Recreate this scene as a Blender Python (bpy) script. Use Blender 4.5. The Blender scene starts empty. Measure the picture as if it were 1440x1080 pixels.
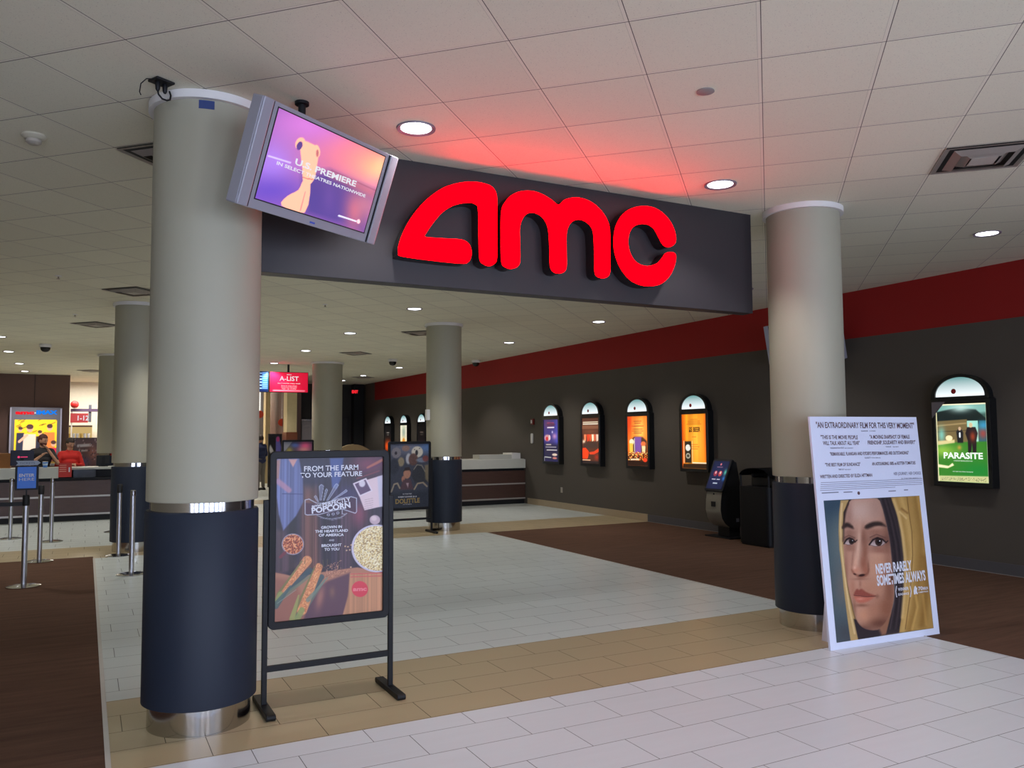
import bpy, bmesh, math, random
import numpy as np
from mathutils import Vector, Matrix
random.seed(7)
S = bpy.context.scene
COL = S.collection
PI = math.pi
CZ = 3.655

# ------------------------------------------------------------------ helpers
def lin(c):
    return tuple((v/255/12.92 if v/255 <= .04045 else ((v/255+.055)/1.055)**2.4) for v in c)

class NT:
    def __init__(s, name):
        s.m = bpy.data.materials.new(name); s.m.use_nodes = True
        s.t = s.m.node_tree; s.n = s.t.nodes; s.n.clear()
        s.out = s.n.new('ShaderNodeOutputMaterial')
    def node(s, typ, ins=None, **props):
        nd = s.n.new(typ)
        for k, v in props.items(): setattr(nd, k, v)
        for k, v in (ins or {}).items(): s.set(nd.inputs[k], v)
        return nd
    def set(s, sock, v):
        if isinstance(v, bpy.types.NodeSocket): s.t.links.new(v, sock)
        else: sock.default_value = v
    def math(s, op, a, b=0.0, c=None):
        nd = s.node('ShaderNodeMath', operation=op)
        s.set(nd.inputs[0], a); s.set(nd.inputs[1], b)
        if c is not None: s.set(nd.inputs[2], c)
        return nd.outputs[0]
    def mix(s, f, a, b):
        nd = s.node('ShaderNodeMix', data_type='RGBA')
        s.set(nd.inputs[0], f)
        for i, v in ((6, a), (7, b)):
            s.set(nd.inputs[i], (*v, 1) if isinstance(v, tuple) and len(v) == 3 else v)
        return nd.outputs[2]
    def bsdf(s, **k):
        b = s.node('ShaderNodeBsdfPrincipled')
        for kk, v in k.items():
            kk = kk.replace('_', ' ')
            s.set(b.inputs[kk], (*v, 1) if isinstance(v, tuple) and len(v) == 3 else v)
        s.t.links.new(b.outputs[0], s.out.inputs[0]); return b
    def coords(s):
        tc = s.node('ShaderNodeTexCoord'); sp = s.node('ShaderNodeSeparateXYZ')
        s.t.links.new(tc.outputs['Object'], sp.inputs[0]); return tc.outputs['Object'], sp.outputs
    def noise(s, vec, scale, detail=2.0, rough=.5):
        nd = s.node('ShaderNodeTexNoise'); s.set(nd.inputs['Vector'], vec)
        nd.inputs['Scale'].default_value = scale; nd.inputs['Detail'].default_value = detail
        nd.inputs['Roughness'].default_value = rough; return nd.outputs[0]
    def bump(s, h, strength=.2, dist=.01):
        nd = s.node('ShaderNodeBump'); nd.inputs['Strength'].default_value = strength
        nd.inputs['Distance'].default_value = dist; s.set(nd.inputs['Height'], h); return nd.outputs[0]

_mats = {}
def plain(name, rgb, rough=.5, metal=0., var=.06, scale=12., bump=0., coat=0., spec=.5):
    if name in _mats: return _mats[name]
    t = NT(name); v, _ = t.coords(); c = lin(rgb)
    n = t.noise(v, scale, 3)
    a = tuple(min(1, x*(1+var)) for x in c); b = tuple(x*(1-var) for x in c)
    kw = dict(Base_Color=t.mix(n, b, a), Roughness=rough, Metallic=metal)
    B = t.bsdf(**kw); B.inputs['Specular IOR Level'].default_value = spec
    if coat: B.inputs['Coat Weight'].default_value = coat; B.inputs['Coat Roughness'].default_value = .08
    if bump: t.set(B.inputs['Normal'], t.bump(n, bump, .003))
    _mats[name] = t.m; return t.m

def glow(name, rgb, strength, rgb2=None):
    if name in _mats: return _mats[name]
    t = NT(name); e = t.node('ShaderNodeEmission')
    e.inputs[0].default_value = (*lin(rgb), 1); e.inputs[1].default_value = strength
    t.t.links.new(e.outputs[0], t.out.inputs[0]); _mats[name] = t.m; return t.m

def tag(o, label=None, cat=None, group=None, kind=None):
    if label: o['label'] = label
    if cat: o['category'] = cat
    if group: o['group'] = group
    if kind: o['kind'] = kind
    return o

def empty(name, loc=(0, 0, 0), rz=0., label=None, cat=None, group=None, rot=None):
    o = bpy.data.objects.new(name, None); COL.objects.link(o); o.empty_display_size = .1
    o.location = loc; o.rotation_euler = rot if rot else (0, 0, rz)
    return tag(o, label, cat, group)

def obj(name, bm, mats, parent=None, loc=(0, 0, 0), rz=0., smooth=None, bevel=0.):
    me = bpy.data.meshes.new(name); 
    if smooth is not None:
        bm.normal_update()
        for f in bm.faces: f.smooth = True
        for e in bm.edges:
            if len(e.link_faces) == 2 and e.calc_face_angle(0) > smooth: e.smooth = False
    bm.to_mesh(me); bm.free()
    for m in (mats if isinstance(mats, (list, tuple)) else [mats]): me.materials.append(m)
    o = bpy.data.objects.new(name, me); COL.objects.link(o); o.location = loc; o.rotation_euler = (0, 0, rz)
    if parent: o.parent = parent
    if bevel:
        md = o.modifiers.new('bevel', 'BEVEL'); md.width = bevel; md.segments = 2; md.limit_method = 'ANGLE'
    return o

def B(): return bmesh.new()
def box(bm, x0, x1, y0, y1, z0, z1, mi=0, M=None):
    vs = [Vector((x, y, z)) for x in (x0, x1) for y in (y0, y1) for z in (z0, z1)]
    if M: vs = [M @ v for v in vs]
    v = [bm.verts.new(p) for p in vs]
    for q in ((0, 1, 3, 2), (4, 6, 7, 5), (0, 4, 5, 1), (2, 3, 7, 6), (0, 2, 6, 4), (1, 5, 7, 3)):
        f = bm.faces.new([v[i] for i in q]); f.material_index = mi
    return bm
def lathe(bm, prof, n=48, cx=0, cy=0, mi=0, caps=True):
    rings = []
    for r, z in prof:
        rings.append([bm.verts.new((cx+r*math.cos(2*PI*i/n), cy+r*math.sin(2*PI*i/n), z)) for i in range(n)])
    for a, b in zip(rings, rings[1:]):
        for i in range(n):
            f = bm.faces.new((a[i], a[(i+1) % n], b[(i+1) % n], b[i])); f.material_index = mi
    if caps:
        bm.faces.new(rings[0][::-1]).material_index = mi; bm.faces.new(rings[-1]).material_index = mi
    return bm
def tube(bm, pts, r, n=10, mi=0, closed=False):
    pts = [Vector(p) for p in pts]; rings = []; up = None
    for i, p in enumerate(pts):
        a = pts[i-1] if i > 0 else (pts[-1] if closed else p); b = pts[i+1] if i < len(pts)-1 else (pts[0] if closed else p)
        t = (b-a).normalized()
        if up is None: up = t.orthogonal().normalized()
        up = (up - t*up.dot(t)).normalized(); s = t.cross(up)
        rr = r[i] if isinstance(r, (list, tuple)) else r
        rings.append([bm.verts.new(p+rr*(math.cos(2*PI*k/n)*up+math.sin(2*PI*k/n)*s)) for k in range(n)])
    pr = list(zip(rings, rings[1:]))
    if closed: pr.append((rings[-1], rings[0]))
    for a, b in pr:
        for k in range(n): bm.faces.new((a[k], a[(k+1) % n], b[(k+1) % n], b[k])).material_index = mi
    if not closed:
        bm.faces.new(rings[0][::-1]).material_index = mi; bm.faces.new(rings[-1]).material_index = mi
    return bm
def sphere(bm, c, r, sx=1, sy=1, sz=1, u=20, v=12, mi=0):
    res = bmesh.ops.create_uvsphere(bm, u_segments=u, v_segments=v, radius=1,
        matrix=Matrix.Translation(c) @ Matrix.Diagonal((r*sx, r*sy, r*sz, 1)))
    for vv in res['verts']:
        for f in vv.link_faces: f.material_index = mi
    return bm
def prism(bm, pts, y0, y1, mi=0, side=None):
    """closed outline in (x,z), extruded along y from y0 (front) to y1 (back)"""
    a = [bm.verts.new((x, y0, z)) for x, z in pts]; b = [bm.verts.new((x, y1, z)) for x, z in pts]
    n = len(pts)
    area = sum(pts[i][0]*pts[(i+1) % n][1]-pts[(i+1) % n][0]*pts[i][1] for i in range(n))
    if area < 0: a.reverse(); b.reverse()
    f1 = bm.faces.new(a); f1.material_index = mi; f1.normal_update()
    f2 = bm.faces.new(b[::-1]); f2.normal_update(); f2.material_index = mi if side is None else side
    for i in range(n):
        f = bm.faces.new((a[(i+1) % n], a[i], b[i], b[(i+1) % n])); f.material_index = mi if side is None else side
    return bm
def rrect(x0, x1, z0, z1, r, n=5):
    out = []
    for cx, cz, a0 in ((x1-r, z1-r, 0), (x0+r, z1-r, PI/2), (x0+r, z0+r, PI), (x1-r, z0+r, 1.5*PI)):
        for i in range(n+1):
            a = a0+PI/2*i/n; out.append((cx+r*math.cos(a), cz+r*math.sin(a)))
    return out
def ringprism(bm, outer, inner, y0, y1, mi=0):
    """frame: outer and inner outlines with the same number of points"""
    n = len(outer)
    def vs(pts, y): return [bm.verts.new((x, y, z)) for x, z in pts]
    oa, ob, ia, ib = vs(outer, y0), vs(outer, y1), vs(inner, y0), vs(inner, y1)
    for i in range(n):
        j = (i+1) % n
        for q in ((oa[i], oa[j], ia[j], ia[i]), (ob[j], ob[i], ib[i], ib[j]), (oa[j], oa[i], ob[i], ob[j]), (ia[i], ia[j], ib[j], ib[i])):
            bm.faces.new(q).material_index = mi
    return bm
def smooth_closed(pts, k=4):
    n = len(pts); out = []
    for i in range(n):
        p0, p1, p2, p3 = (np.array(pts[(i+d) % n], float) for d in (-1, 0, 1, 2))
        for j in range(k):
            t = j/k
            out.append(tuple(.5*((2*p1)+(-p0+p2)*t+(2*p0-5*p1+4*p2-p3)*t*t+(-p0+3*p1-3*p2+p3)*t**3)))
    return out
def recalc(bm): bmesh.ops.recalc_face_normals(bm, faces=bm.faces[:]); return bm

def text(name, s, mat, parent, x, z, w=None, h=.05, y=-.0015, align='L', bold=0., rot=0., depth=.0006, shear=0.):
    """flat lettering in the parent's x-z plane, facing -y; h is cap height, w the fitted width"""
    cu = bpy.data.curves.new(name, 'FONT'); cu.body = s; cu.offset = bold; cu.shear = shear; cu.resolution_u = 3
    cu.extrude = 0
    t = bpy.data.objects.new(name, cu); COL.objects.link(t)
    dg = bpy.context.evaluated_depsgraph_get(); dg.update()
    me = bpy.data.meshes.new_from_object(t.evaluated_get(dg)); bpy.data.objects.remove(t); bpy.data.curves.remove(cu)
    n = len(me.vertices); co = np.empty(n*3); me.vertices.foreach_get('co', co); co = co.reshape(-1, 3)
    mn, mx = co.min(0), co.max(0)
    sz = h/.73; sx = (w/(mx[0]-mn[0])) if w else sz
    X = (co[:, 0]-mn[0])*sx; Z = co[:, 1]*sz
    W = (mx[0]-mn[0])*sx
    if align == 'C': X -= W/2
    if align == 'R': X -= W
    c, sn = math.cos(rot), math.sin(rot)
    out = np.stack([x+X*c-Z*sn, np.full(n, y), z+X*sn+Z*c], 1)
    me.vertices.foreach_set('co', out.ravel()); me.materials.clear(); me.materials.append(mat); me.update()
    o = bpy.data.objects.new(name, me); COL.objects.link(o)
    if parent: o.parent = parent
    return o

# ------------------------------------------------------------------ printed artwork painter
class Art:
    """colours on a fine grid; shapes are given in the quad's own sketch units"""
    def __init__(s, corners, nx, ny):
        TL, TR, BR, BL = [np.array(c, float) for c in corners]
        A = []; bb = []
        for (u, v), (x, y) in zip(((0, 0), (1, 0), (1, 1), (0, 1)), (TL, TR, BR, BL)):
            A.append([u, v, 1, 0, 0, 0, -u*x, -v*x]); bb.append(x)
            A.append([0, 0, 0, u, v, 1, -u*y, -v*y]); bb.append(y)
        s.H = np.append(np.linalg.solve(np.array(A), np.array(bb)), 1).reshape(3, 3); s.Hi = np.linalg.inv(s.H)
        s.nx, s.ny = nx, ny
        V, U = np.meshgrid(np.linspace(0, 1, ny), np.linspace(0, 1, nx), indexing='ij')
        P = np.stack([U, V, np.ones_like(U)], -1) @ s.H.T
        s.X = P[..., 0]/P[..., 2]; s.Y = P[..., 1]/P[..., 2]; s.U, s.V = U, V
        s.C = np.zeros((ny, nx, 3)); s.rng = np.random.RandomState(3)
    def uv(s, p):
        q = s.Hi @ np.array([p[0], p[1], 1.]); return q[0]/q[2], q[1]/q[2]
    def put(s, m, c, a=1.):
        m = np.clip(m*a, 0, 1)[..., None]; s.C = s.C*(1-m)+np.array(c, float)*m
    def poly(s, pts, c=None, a=1., soft=0., sm=0):
        if sm: pts = smooth_closed(pts, sm)
        pts = np.array(pts, float); x, y = s.X, s.Y; ins = np.zeros(x.shape, bool)
        n = len(pts); dist = np.full(x.shape, 1e9)
        for i in range(n):
            (x1, y1), (x2, y2) = pts[i], pts[(i+1) % n]
            if y1 != y2:
                cond = ((y1 > y) != (y2 > y)) & (x < (x2-x1)*(y-y1)/(y2-y1)+x1); ins ^= cond
            dist = np.minimum(dist, s._seg(x1, y1, x2, y2))
        sd = np.where(ins, dist, -dist); w = max(soft, s.px*.6)
        m = np.clip(sd/w*.5+.5, 0, 1)
        if c is not None: s.put(m, c, a)
        return m
    @property
    def px(s): return abs(s.X[0, -1]-s.X[0, 0])/s.nx
    def _seg(s, x1, y1, x2, y2):
        dx, dy = x2-x1, y2-y1; L = dx*dx+dy*dy+1e-9
        t = np.clip(((s.X-x1)*dx+(s.Y-y1)*dy)/L, 0, 1)
        return np.hypot(s.X-x1-t*dx, s.Y-y1-t*dy)
    def line(s, pts, w, c, a=1., soft=0., sm=0):
        d = np.full(s.X.shape, 1e9)
        for p, q in zip(pts, pts[1:]): d = np.minimum(d, s._seg(*p, *q))
        k = max(soft, s.px*.7); s.put(np.clip((w/2-d)/k+.5, 0, 1), c, a)
    def taper(s, p, q, w0, w1, c, a=1., soft=0.):
        dx, dy = q[0]-p[0], q[1]-p[1]; L = dx*dx+dy*dy
        t = np.clip(((s.X-p[0])*dx+(s.Y-p[1])*dy)/L, 0, 1); d = np.hypot(s.X-p[0]-t*dx, s.Y-p[1]-t*dy)
        k = max(soft, s.px*.7); m = np.clip(((w0+(w1-w0)*t)/2-d)/k+.5, 0, 1)
        if c is not None: s.put(m, c, a)
        return m
    def ell(s, cx, cy, rx, ry, c=None, a=1., soft=0., rot=0.):
        co, si = math.cos(rot), math.sin(rot); X, Y = s.X-cx, s.Y-cy
        r = np.hypot((X*co+Y*si)/rx, (-X*si+Y*co)/ry); k = max(soft/min(rx, ry), s.px*.7/min(rx, ry))
        m = np.clip((1-r)/k+.5, 0, 1)
        if c is not None: s.put(m, c, a)
        return m
    def glow(s, cx, cy, rx, ry, c, a=1., rot=0., mask=None):
        co, si = math.cos(rot), math.sin(rot); X, Y = s.X-cx, s.Y-cy
        m = np.exp(-(((X*co+Y*si)/rx)**2+((-X*si+Y*co)/ry)**2))
        if mask is not None: m = m*mask
        s.put(m, c, a)
    def speck(s, mask, cols, p=1., size=1):
        k = s.rng.randint(0, len(cols), (s.ny//size+1, s.nx//size+1)); k = np.kron(k, np.ones((size, size), int))[:s.ny, :s.nx]
        on = np.kron(s.rng.rand(s.ny//size+1, s.nx//size+1) < p, np.ones((size, size), bool))[:s.ny, :s.nx]
        cc = np.array(cols, float)[k]; m = (mask*on)[..., None]; s.C = s.C*(1-m)+cc*m
    def streaks(s, mask, amt, vertical=True, n=90):
        v = s.rng.rand(n); v = np.convolve(v, [.25, .5, .25], 'same')-.5
        t = (s.U if vertical else s.V); i = np.clip((t*n).astype(int), 0, n-1)
        s.C = s.C*(1+(mask*amt*v[i])[..., None])
    def grain(s, amt): s.C += s.rng.randn(s.ny, s.nx, 1)*amt

def art_obj(name, art, w, h, mat, parent, x0=0., z0=0., y=0., mi=0, label=None):
    """the printed sheet: w x h metres with its lower left corner at (x0, y, z0), facing -y"""
    nx, ny = art.nx, art.ny
    me = bpy.data.meshes.new(name)
    co = np.stack([x0+art.U*w, np.full_like(art.U, y), z0+(1-art.V)*h], -1).reshape(-1, 3)
    i = np.arange(nx*ny).reshape(ny, nx)
    q = np.stack([i[1:, :-1], i[1:, 1:], i[:-1, 1:], i[:-1, :-1]], -1).reshape(-1, 4)
    me.vertices.add(nx*ny); me.vertices.foreach_set('co', co.ravel())
    me.loops.add(q.size); me.loops.foreach_set('vertex_index', q.ravel().astype(np.int32))
    me.polygons.add(len(q)); me.polygons.foreach_set('loop_start', np.arange(0, q.size, 4).astype(np.int32))
    me.update(calc_edges=True); me.validate()
    C = np.clip(art.C, 0, 255)/255; L = np.where(C <= .04045, C/12.92, ((C+.055)/1.055)**2.4)
    at = me.color_attributes.new('print', 'FLOAT_COLOR', 'POINT')
    at.data.foreach_set('color', np.concatenate([L, np.ones((ny, nx, 1))], -1).reshape(-1))
    me.materials.append(mat)
    o = bpy.data.objects.new(name, me); COL.objects.link(o); o.parent = parent
    if label: o['label'] = label
    return o

def print_mat(name, emit=0., rough=.35, coat=0., gain=1.):
    if name in _mats: return _mats[name]
    t = NT(name); a = t.node('ShaderNodeAttribute', attribute_name='print')
    b = t.bsdf(Base_Color=a.outputs[0], Roughness=rough)
    if emit:
        t.set(b.inputs['Base Color'], (.02, .02, .02, 1))
        t.set(b.inputs['Emission Color'], a.outputs[0]); b.inputs['Emission Strength'].default_value = emit
    if coat: b.inputs['Coat Weight'].default_value = coat; b.inputs['Coat Roughness'].default_value = .06
    _mats[name] = t.m; return t.m

# text placed by two baseline points given in the art's sketch units
def art_text(name, s, art, w, h, mat, parent, x0, z0, p, q, hp, y=-.0015, bold=0., shear=0.):
    u1, v1 = art.uv(p); u2, v2 = art.uv(q); u3, v3 = art.uv((p[0], p[1]-hp))
    X1, Z1, X2, Z2 = x0+u1*w, z0+(1-v1)*h, x0+u2*w, z0+(1-v2)*h
    H = (v1-v3)*h
    return text(name, s, mat, parent, X1, Z1, w=math.hypot(X2-X1, Z2-Z1), h=H, y=y, bold=bold, rot=math.atan2(Z2-Z1, X2-X1), shear=shear)

# ------------------------------------------------------------------ materials
def tile_mat(name, rgb, y0, c0, rough=.32, streak=.05):
    t = NT(name); v, sp = t.coords(); P = .3083; Lx = .6096
    r = t.math('FLOOR', t.math('DIVIDE', t.math('SUBTRACT', sp[1], y0), P))
    fy = t.math('FRACT', t.math('DIVIDE', t.math('SUBTRACT', sp[1], y0), P))
    u = t.math('DIVIDE', t.math('ADD', t.math('SUBTRACT', sp[0], c0), t.math('MULTIPLY', r, .2032)), Lx)
    fx = t.math('FRACT', u); iu = t.math('FLOOR', u)
    g = .0022
    a = t.math('MINIMUM', t.math('MULTIPLY', t.math('MINIMUM', fx, t.math('SUBTRACT', 1., fx)), Lx),
               t.math('MULTIPLY', t.math('MINIMUM', fy, t.math('SUBTRACT', 1., fy)), P))
    grout = t.math('LESS_THAN', a, g)
    cb = t.node('ShaderNodeCombineXYZ'); t.set(cb.inputs[0], iu); t.set(cb.inputs[1], r)
    wn = t.node('ShaderNodeTexWhiteNoise'); t.set(wn.inputs['Vector'], cb.outputs[0])
    # veining stretched along each tile
    cv = t.node('ShaderNodeCombineXYZ'); t.set(cv.inputs[0], t.math('MULTIPLY', sp[0], 1.6)); t.set(cv.inputs[1], t.math('MULTIPLY', sp[1], 14.))
    t.set(cv.inputs[2], t.math('MULTIPLY', wn.outputs[0], 40.))
    n = t.noise(cv.outputs[0], 1.3, 5, .6)
    c = lin(rgb); k = t.math('ADD', t.math('MULTIPLY', t.math('SUBTRACT', n, .5), streak*5), t.math('MULTIPLY', t.math('SUBTRACT', wn.outputs[0], .5), .10))
    k = t.math('ADD', k, .5)
    col = t.mix(k, tuple(x*.80 for x in c), tuple(min(1, x*1.2) for x in c))
    col = t.mix(grout, col, tuple(x*.22 for x in c))
    rr = t.math('ADD', t.math('MULTIPLY', n, .10), rough-.05)
    b = t.bsdf(Base_Color=col, Roughness=t.math('MAXIMUM', rr, t.math('MULTIPLY', grout, .8)))
    t.set(b.inputs['Normal'], t.bump(t.math('SUBTRACT', 1., grout), .25, .002))
    return t.m
def carpet_mat():
    t = NT('carpet'); v, sp = t.coords()
    cv = t.node('ShaderNodeCombineXYZ'); t.set(cv.inputs[0], t.math('MULTIPLY', sp[0], 1.0)); t.set(cv.inputs[1], t.math('MULTIPLY', sp[1], 9.))
    n = t.noise(cv.outputs[0], 1.6, 4, .65)
    f = t.noise(v, 160, 3, .7)
    k = t.math('ADD', t.math('MULTIPLY', n, .75), t.math('MULTIPLY', f, .35))
    col = t.mix(k, lin((40, 31, 27)), lin((116, 86, 70)))
    b = t.bsdf(Base_Color=col, Roughness=.95); b.inputs['Specular IOR Level'].default_value = .1
    t.set(b.inputs['Normal'], t.bump(f, .5, .004)); return t.m
def ceiling_mat():
    t = NT('ceiling_tiles'); v, sp = t.coords(); L = .6096
    u = t.math('DIVIDE', t.math('MULTIPLY', t.math('SUBTRACT', sp[0], sp[1]), .70711), L)
    w = t.math('SUBTRACT', t.math('DIVIDE', t.math('MULTIPLY', t.math('ADD', sp[0], sp[1]), .70711), L), .27)
    fu, fw = t.math('FRACT', u), t.math('FRACT', w)
    def edge(f): return t.math('MULTIPLY', t.math('MINIMUM', f, t.math('SUBTRACT', 1., f)), L)
    eu, ew = edge(fu), edge(fw); d = t.math('MINIMUM', eu, ew)
    bar = t.math('LESS_THAN', d, .008)
    def band(f, a, b): q = t.math('MULTIPLY', f, L); return t.math('MULTIPLY', t.math('GREATER_THAN', q, a), t.math('LESS_THAN', q, b))
    edge_shadow = t.math('MAXIMUM', band(fu, .008, .0125), band(fw, .005, .0105))  # dark line on one side of each bar: tegular shadow painted into the colour
    faint = t.math('MULTIPLY', t.math('LESS_THAN', d, .0115), t.math('SUBTRACT', 1., bar))
    cb = t.node('ShaderNodeCombineXYZ'); t.set(cb.inputs[0], t.math('FLOOR', u)); t.set(cb.inputs[1], t.math('FLOOR', w))
    wn = t.node('ShaderNodeTexWhiteNoise'); t.set(wn.inputs['Vector'], cb.outputs[0])
    sp1 = t.noise(v, 130, 2, .6); dots = t.math('GREATER_THAN', sp1, .66)
    fine = t.noise(v, 45, 4, .7)
    base = lin((236, 232, 211))
    k = t.math('ADD', t.math('MULTIPLY', fine, .5), t.math('MULTIPLY', wn.outputs[0], .35))
    col = t.mix(k, tuple(x*.90 for x in base), tuple(min(1, x*1.07) for x in base))
    col = t.mix(t.math('MULTIPLY', dots, .35), col, lin((120, 112, 104)))
    col = t.mix(t.math('MULTIPLY', faint, .25), col, lin((120, 112, 100))); col = t.mix(bar, col, lin((236, 230, 212))); col = t.mix(edge_shadow, col, lin((104, 97, 88)))
    b = t.bsdf(Base_Color=col, Roughness=.9); b.inputs['Specular IOR Level'].default_value = .2
    h = t.math('ADD', t.math('MULTIPLY', bar, .6), t.math('MULTIPLY', fine, .2))
    t.set(b.inputs['Normal'], t.bump(h, .3, .004)); return t.m
def steel(name, rgb=(176, 174, 172), rough=.22):
    if name in _mats: return _mats[name]
    t = NT(name); v, sp = t.coords()
    cv = t.node('ShaderNodeCombineXYZ'); t.set(cv.inputs[0], t.math('MULTIPLY', sp[0], 2.)); t.set(cv.inputs[1], t.math('MULTIPLY', sp[1], 2.)); t.set(cv.inputs[2], t.math('MULTIPLY', sp[2], 160.))
    n = t.noise(cv.outputs[0], 3, 2)
    t.bsdf(Base_Color=lin(rgb), Metallic=1., Roughness=t.math('ADD', t.math('MULTIPLY', n, .12), rough-.06))
    _mats[name] = t.m; return t.m
def wood_mat(name, rgb, k=.35, sc=(1.2, 1.2, 14)):
    t = NT(name); v, sp = t.coords(); cv = t.node('ShaderNodeCombineXYZ')
    for i in range(3): t.set(cv.inputs[i], t.math('MULTIPLY', sp[i], float(sc[i])))
    n = t.noise(cv.outputs[0], 3, 4, .6); c = lin(rgb)
    t.bsdf(Base_Color=t.mix(n, tuple(x*(1-k) for x in c), tuple(min(1, x*(1+k)) for x in c)), Roughness=.4); return t.m

M_tileS = tile_mat('porcelain_tile_white_south', (210, 215, 222), 4.385, .21)
M_tileB = tile_mat('porcelain_tile_beige', (172, 156, 124), 4.6, .02)
M_tileN = tile_mat('porcelain_tile_white_north', (196, 203, 202), 6.05, .235)
M_carpet = carpet_mat(); M_ceil = ceiling_mat()
M_wall = plain('wall_paint_charcoal', (84, 77, 70), .8, var=.03, scale=3)
M_red = plain('wall_paint_red', (150, 12, 10), .75, var=.04, scale=3)
M_cream = plain('wall_paint_cream', (206, 196, 168), .8, var=.03, scale=3)
M_shaft = plain('column_paint_beige', (166, 163, 145), .55, var=.03, scale=4)
M_wrap = plain('column_laminate_navy', (35, 42, 56), .5, var=.05, scale=5, spec=.25)
M_steel = steel('brushed_steel', (186, 184, 182), .14); M_chrome = steel('chrome', (205, 205, 208), .12)
M_white = plain('white_paint', (226, 224, 222), .5, var=.02)
M_black = plain('black_powder_coat', (15, 16, 21), .5, var=.1, spec=.3)
M_blackm = plain('black_matt_plastic', (17, 17, 19), .6, var=.1)
M_beam = plain('sign_panel_charcoal', (43, 39, 43), .45, var=.04, scale=2)
M_silver = plain('silver_plastic', (158, 158, 170), .35, .15, var=.04)
M_brown = wood_mat('brown_laminate', (74, 50, 42))
M_brownwall = plain('wall_panel_brown', (104, 76, 68), .6, var=.06, scale=2)
M_lens = glow('downlight_lens', (245, 245, 255), 9.0)
M_letter = glow('letter_face_red', (255, 0, 5), 8.5)
M_return = plain('letter_return_black', (30, 20, 22), .4)
M_wtxt = plain('print_white', (222, 224, 236), .5, var=.01)
M_btxt = plain('print_brown_ink', (96, 72, 82), .5, var=.01)
M_gold = plain('print_gold', (160, 135, 80), .5, var=.02)
M_foam = plain('foam_board_white', (222, 228, 250), .45, var=.01)
M_blue = plain('sign_blue', (30, 118, 232), .4, var=.02)
M_screenblk = plain('screen_black_glass', (12, 12, 14), .1, var=.02)
M_skin = plain('skin', (196, 148, 120), .55, var=.04, scale=8)
M_hair = plain('hair_dark_brown', (44, 30, 24), .6, var=.2, scale=60)
M_print = print_mat('poster_print', 0, .3)
M_printg = print_mat('poster_print_glossy', 0, .4)
M_tv = print_mat('screen_picture', .72, .2)
M_lit = print_mat('backlit_poster', 1.12, .3)
M_litd = print_mat('backlit_poster_dim', .75, .3)

# ------------------------------------------------------------------ the setting
XW, XL, YF, YB = 9.55, -6.0, -4.5, 31.0
def struct(name, bm, mats, **k):
    o = obj(name, recalc(bm) if k.pop('rc', True) else bm, mats, **k); o['kind'] = 'structure'; return o
bm = B()
def rect(bm, x0, x1, y0, y1, z, mi):
    f = bm.faces.new([bm.verts.new(p) for p in ((x0, y0, z), (x1, y0, z), (x1, y1, z), (x0, y1, z))]); f.material_index = mi
xc0, xc1 = .132, 6.125
rect(bm, xc0, xc1, YF, 4.59, 0, 0); rect(bm, xc0, xc1, 4.59, 5.842, 0, 1); rect(bm, xc0, xc1, 5.842, 12.75, 0, 2)
rect(bm, xc1, XW, 4.45, 12.72, 0, 3); rect(bm, XL, xc0, YF, 12.95, 0, 3)
rect(bm, xc1, XW, YF, 4.45, 0, 3)
rect(bm, xc0, XW, 12.75, 14.15, 0, 1); rect(bm, XL, xc0, 12.95, 14.15, 0, 1)
rect(bm, xc1, XW, 12.72, 12.75, 0, 1)
rect(bm, XL, XW, 14.15, 20.9, 0, 2); rect(bm, XL, XW, 20.9, 22.2, 0, 1); rect(bm, XL, XW, 22.2, 31.0, 0, 2)
rect(bm, XL, XW, 31.0, 37.5, 0, 4)
for f in bm.faces:
    if f.normal.z < 0: f.normal_flip()
M_woodfloor = wood_mat('wood_floor', (140, 100, 66), .3, (12, 1, 1))
floor = struct('floor', bm, [M_tileS, M_tileB, M_tileN, M_carpet, M_woodfloor], rc=False)
bm = B(); box(bm, XL-.2, XW+.2, YF-.2, 37.7, CZ, CZ+.15); struct('ceiling', bm, M_ceil)
# metal strips between carpet and tile
bm = B(); box(bm, xc0-.004, xc0+.022, YF, 12.75, 0, .004); struct('trim_1', bm, plain('edge_strip_grey', (190, 186, 180), .4))
bm = B(); box(bm, xc1-.012, xc1+.004, 4.45, 12.72, 0, .004); struct('trim_2', bm, plain('edge_strip_grey', (190, 186, 180), .4))
# right wall: charcoal with a red band under the ceiling
bm = B(); box(bm, XW, XW+.2, YF, YB+.2, 0, 2.992, 0); box(bm, XW, XW+.2, YF, 29.4, 2.992, CZ, 1); box(bm, XW, XW+.2, 29.4, YB+.2, 2.992, CZ, 0)
struct('wall_right', bm, [M_wall, M_red])
bm = B(); box(bm, XW-.012, XW, YF, 12.72, .006, .135); 
for i in range(9): pass
struct('baseboard_right', bm, plain('baseboard_vinyl_grey', (86, 84, 88), .5))
bm = B(); box(bm, XW-.015, XW, YF, 12.72, 0, .006); struct('trim_3', bm, plain('floor_edge_light', (150, 146, 142), .5))
bm = B(); box(bm, XW-.014, XW, 12.72, 17.5, 0, .14); struct('baseboard_tile', bm, plain('baseboard_tile_beige', (168, 150, 124), .4))
bm = B(); box(bm, XL-.2, XL, YF, 37.7, 0, CZ); struct('wall_left', bm, M_cream)
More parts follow.
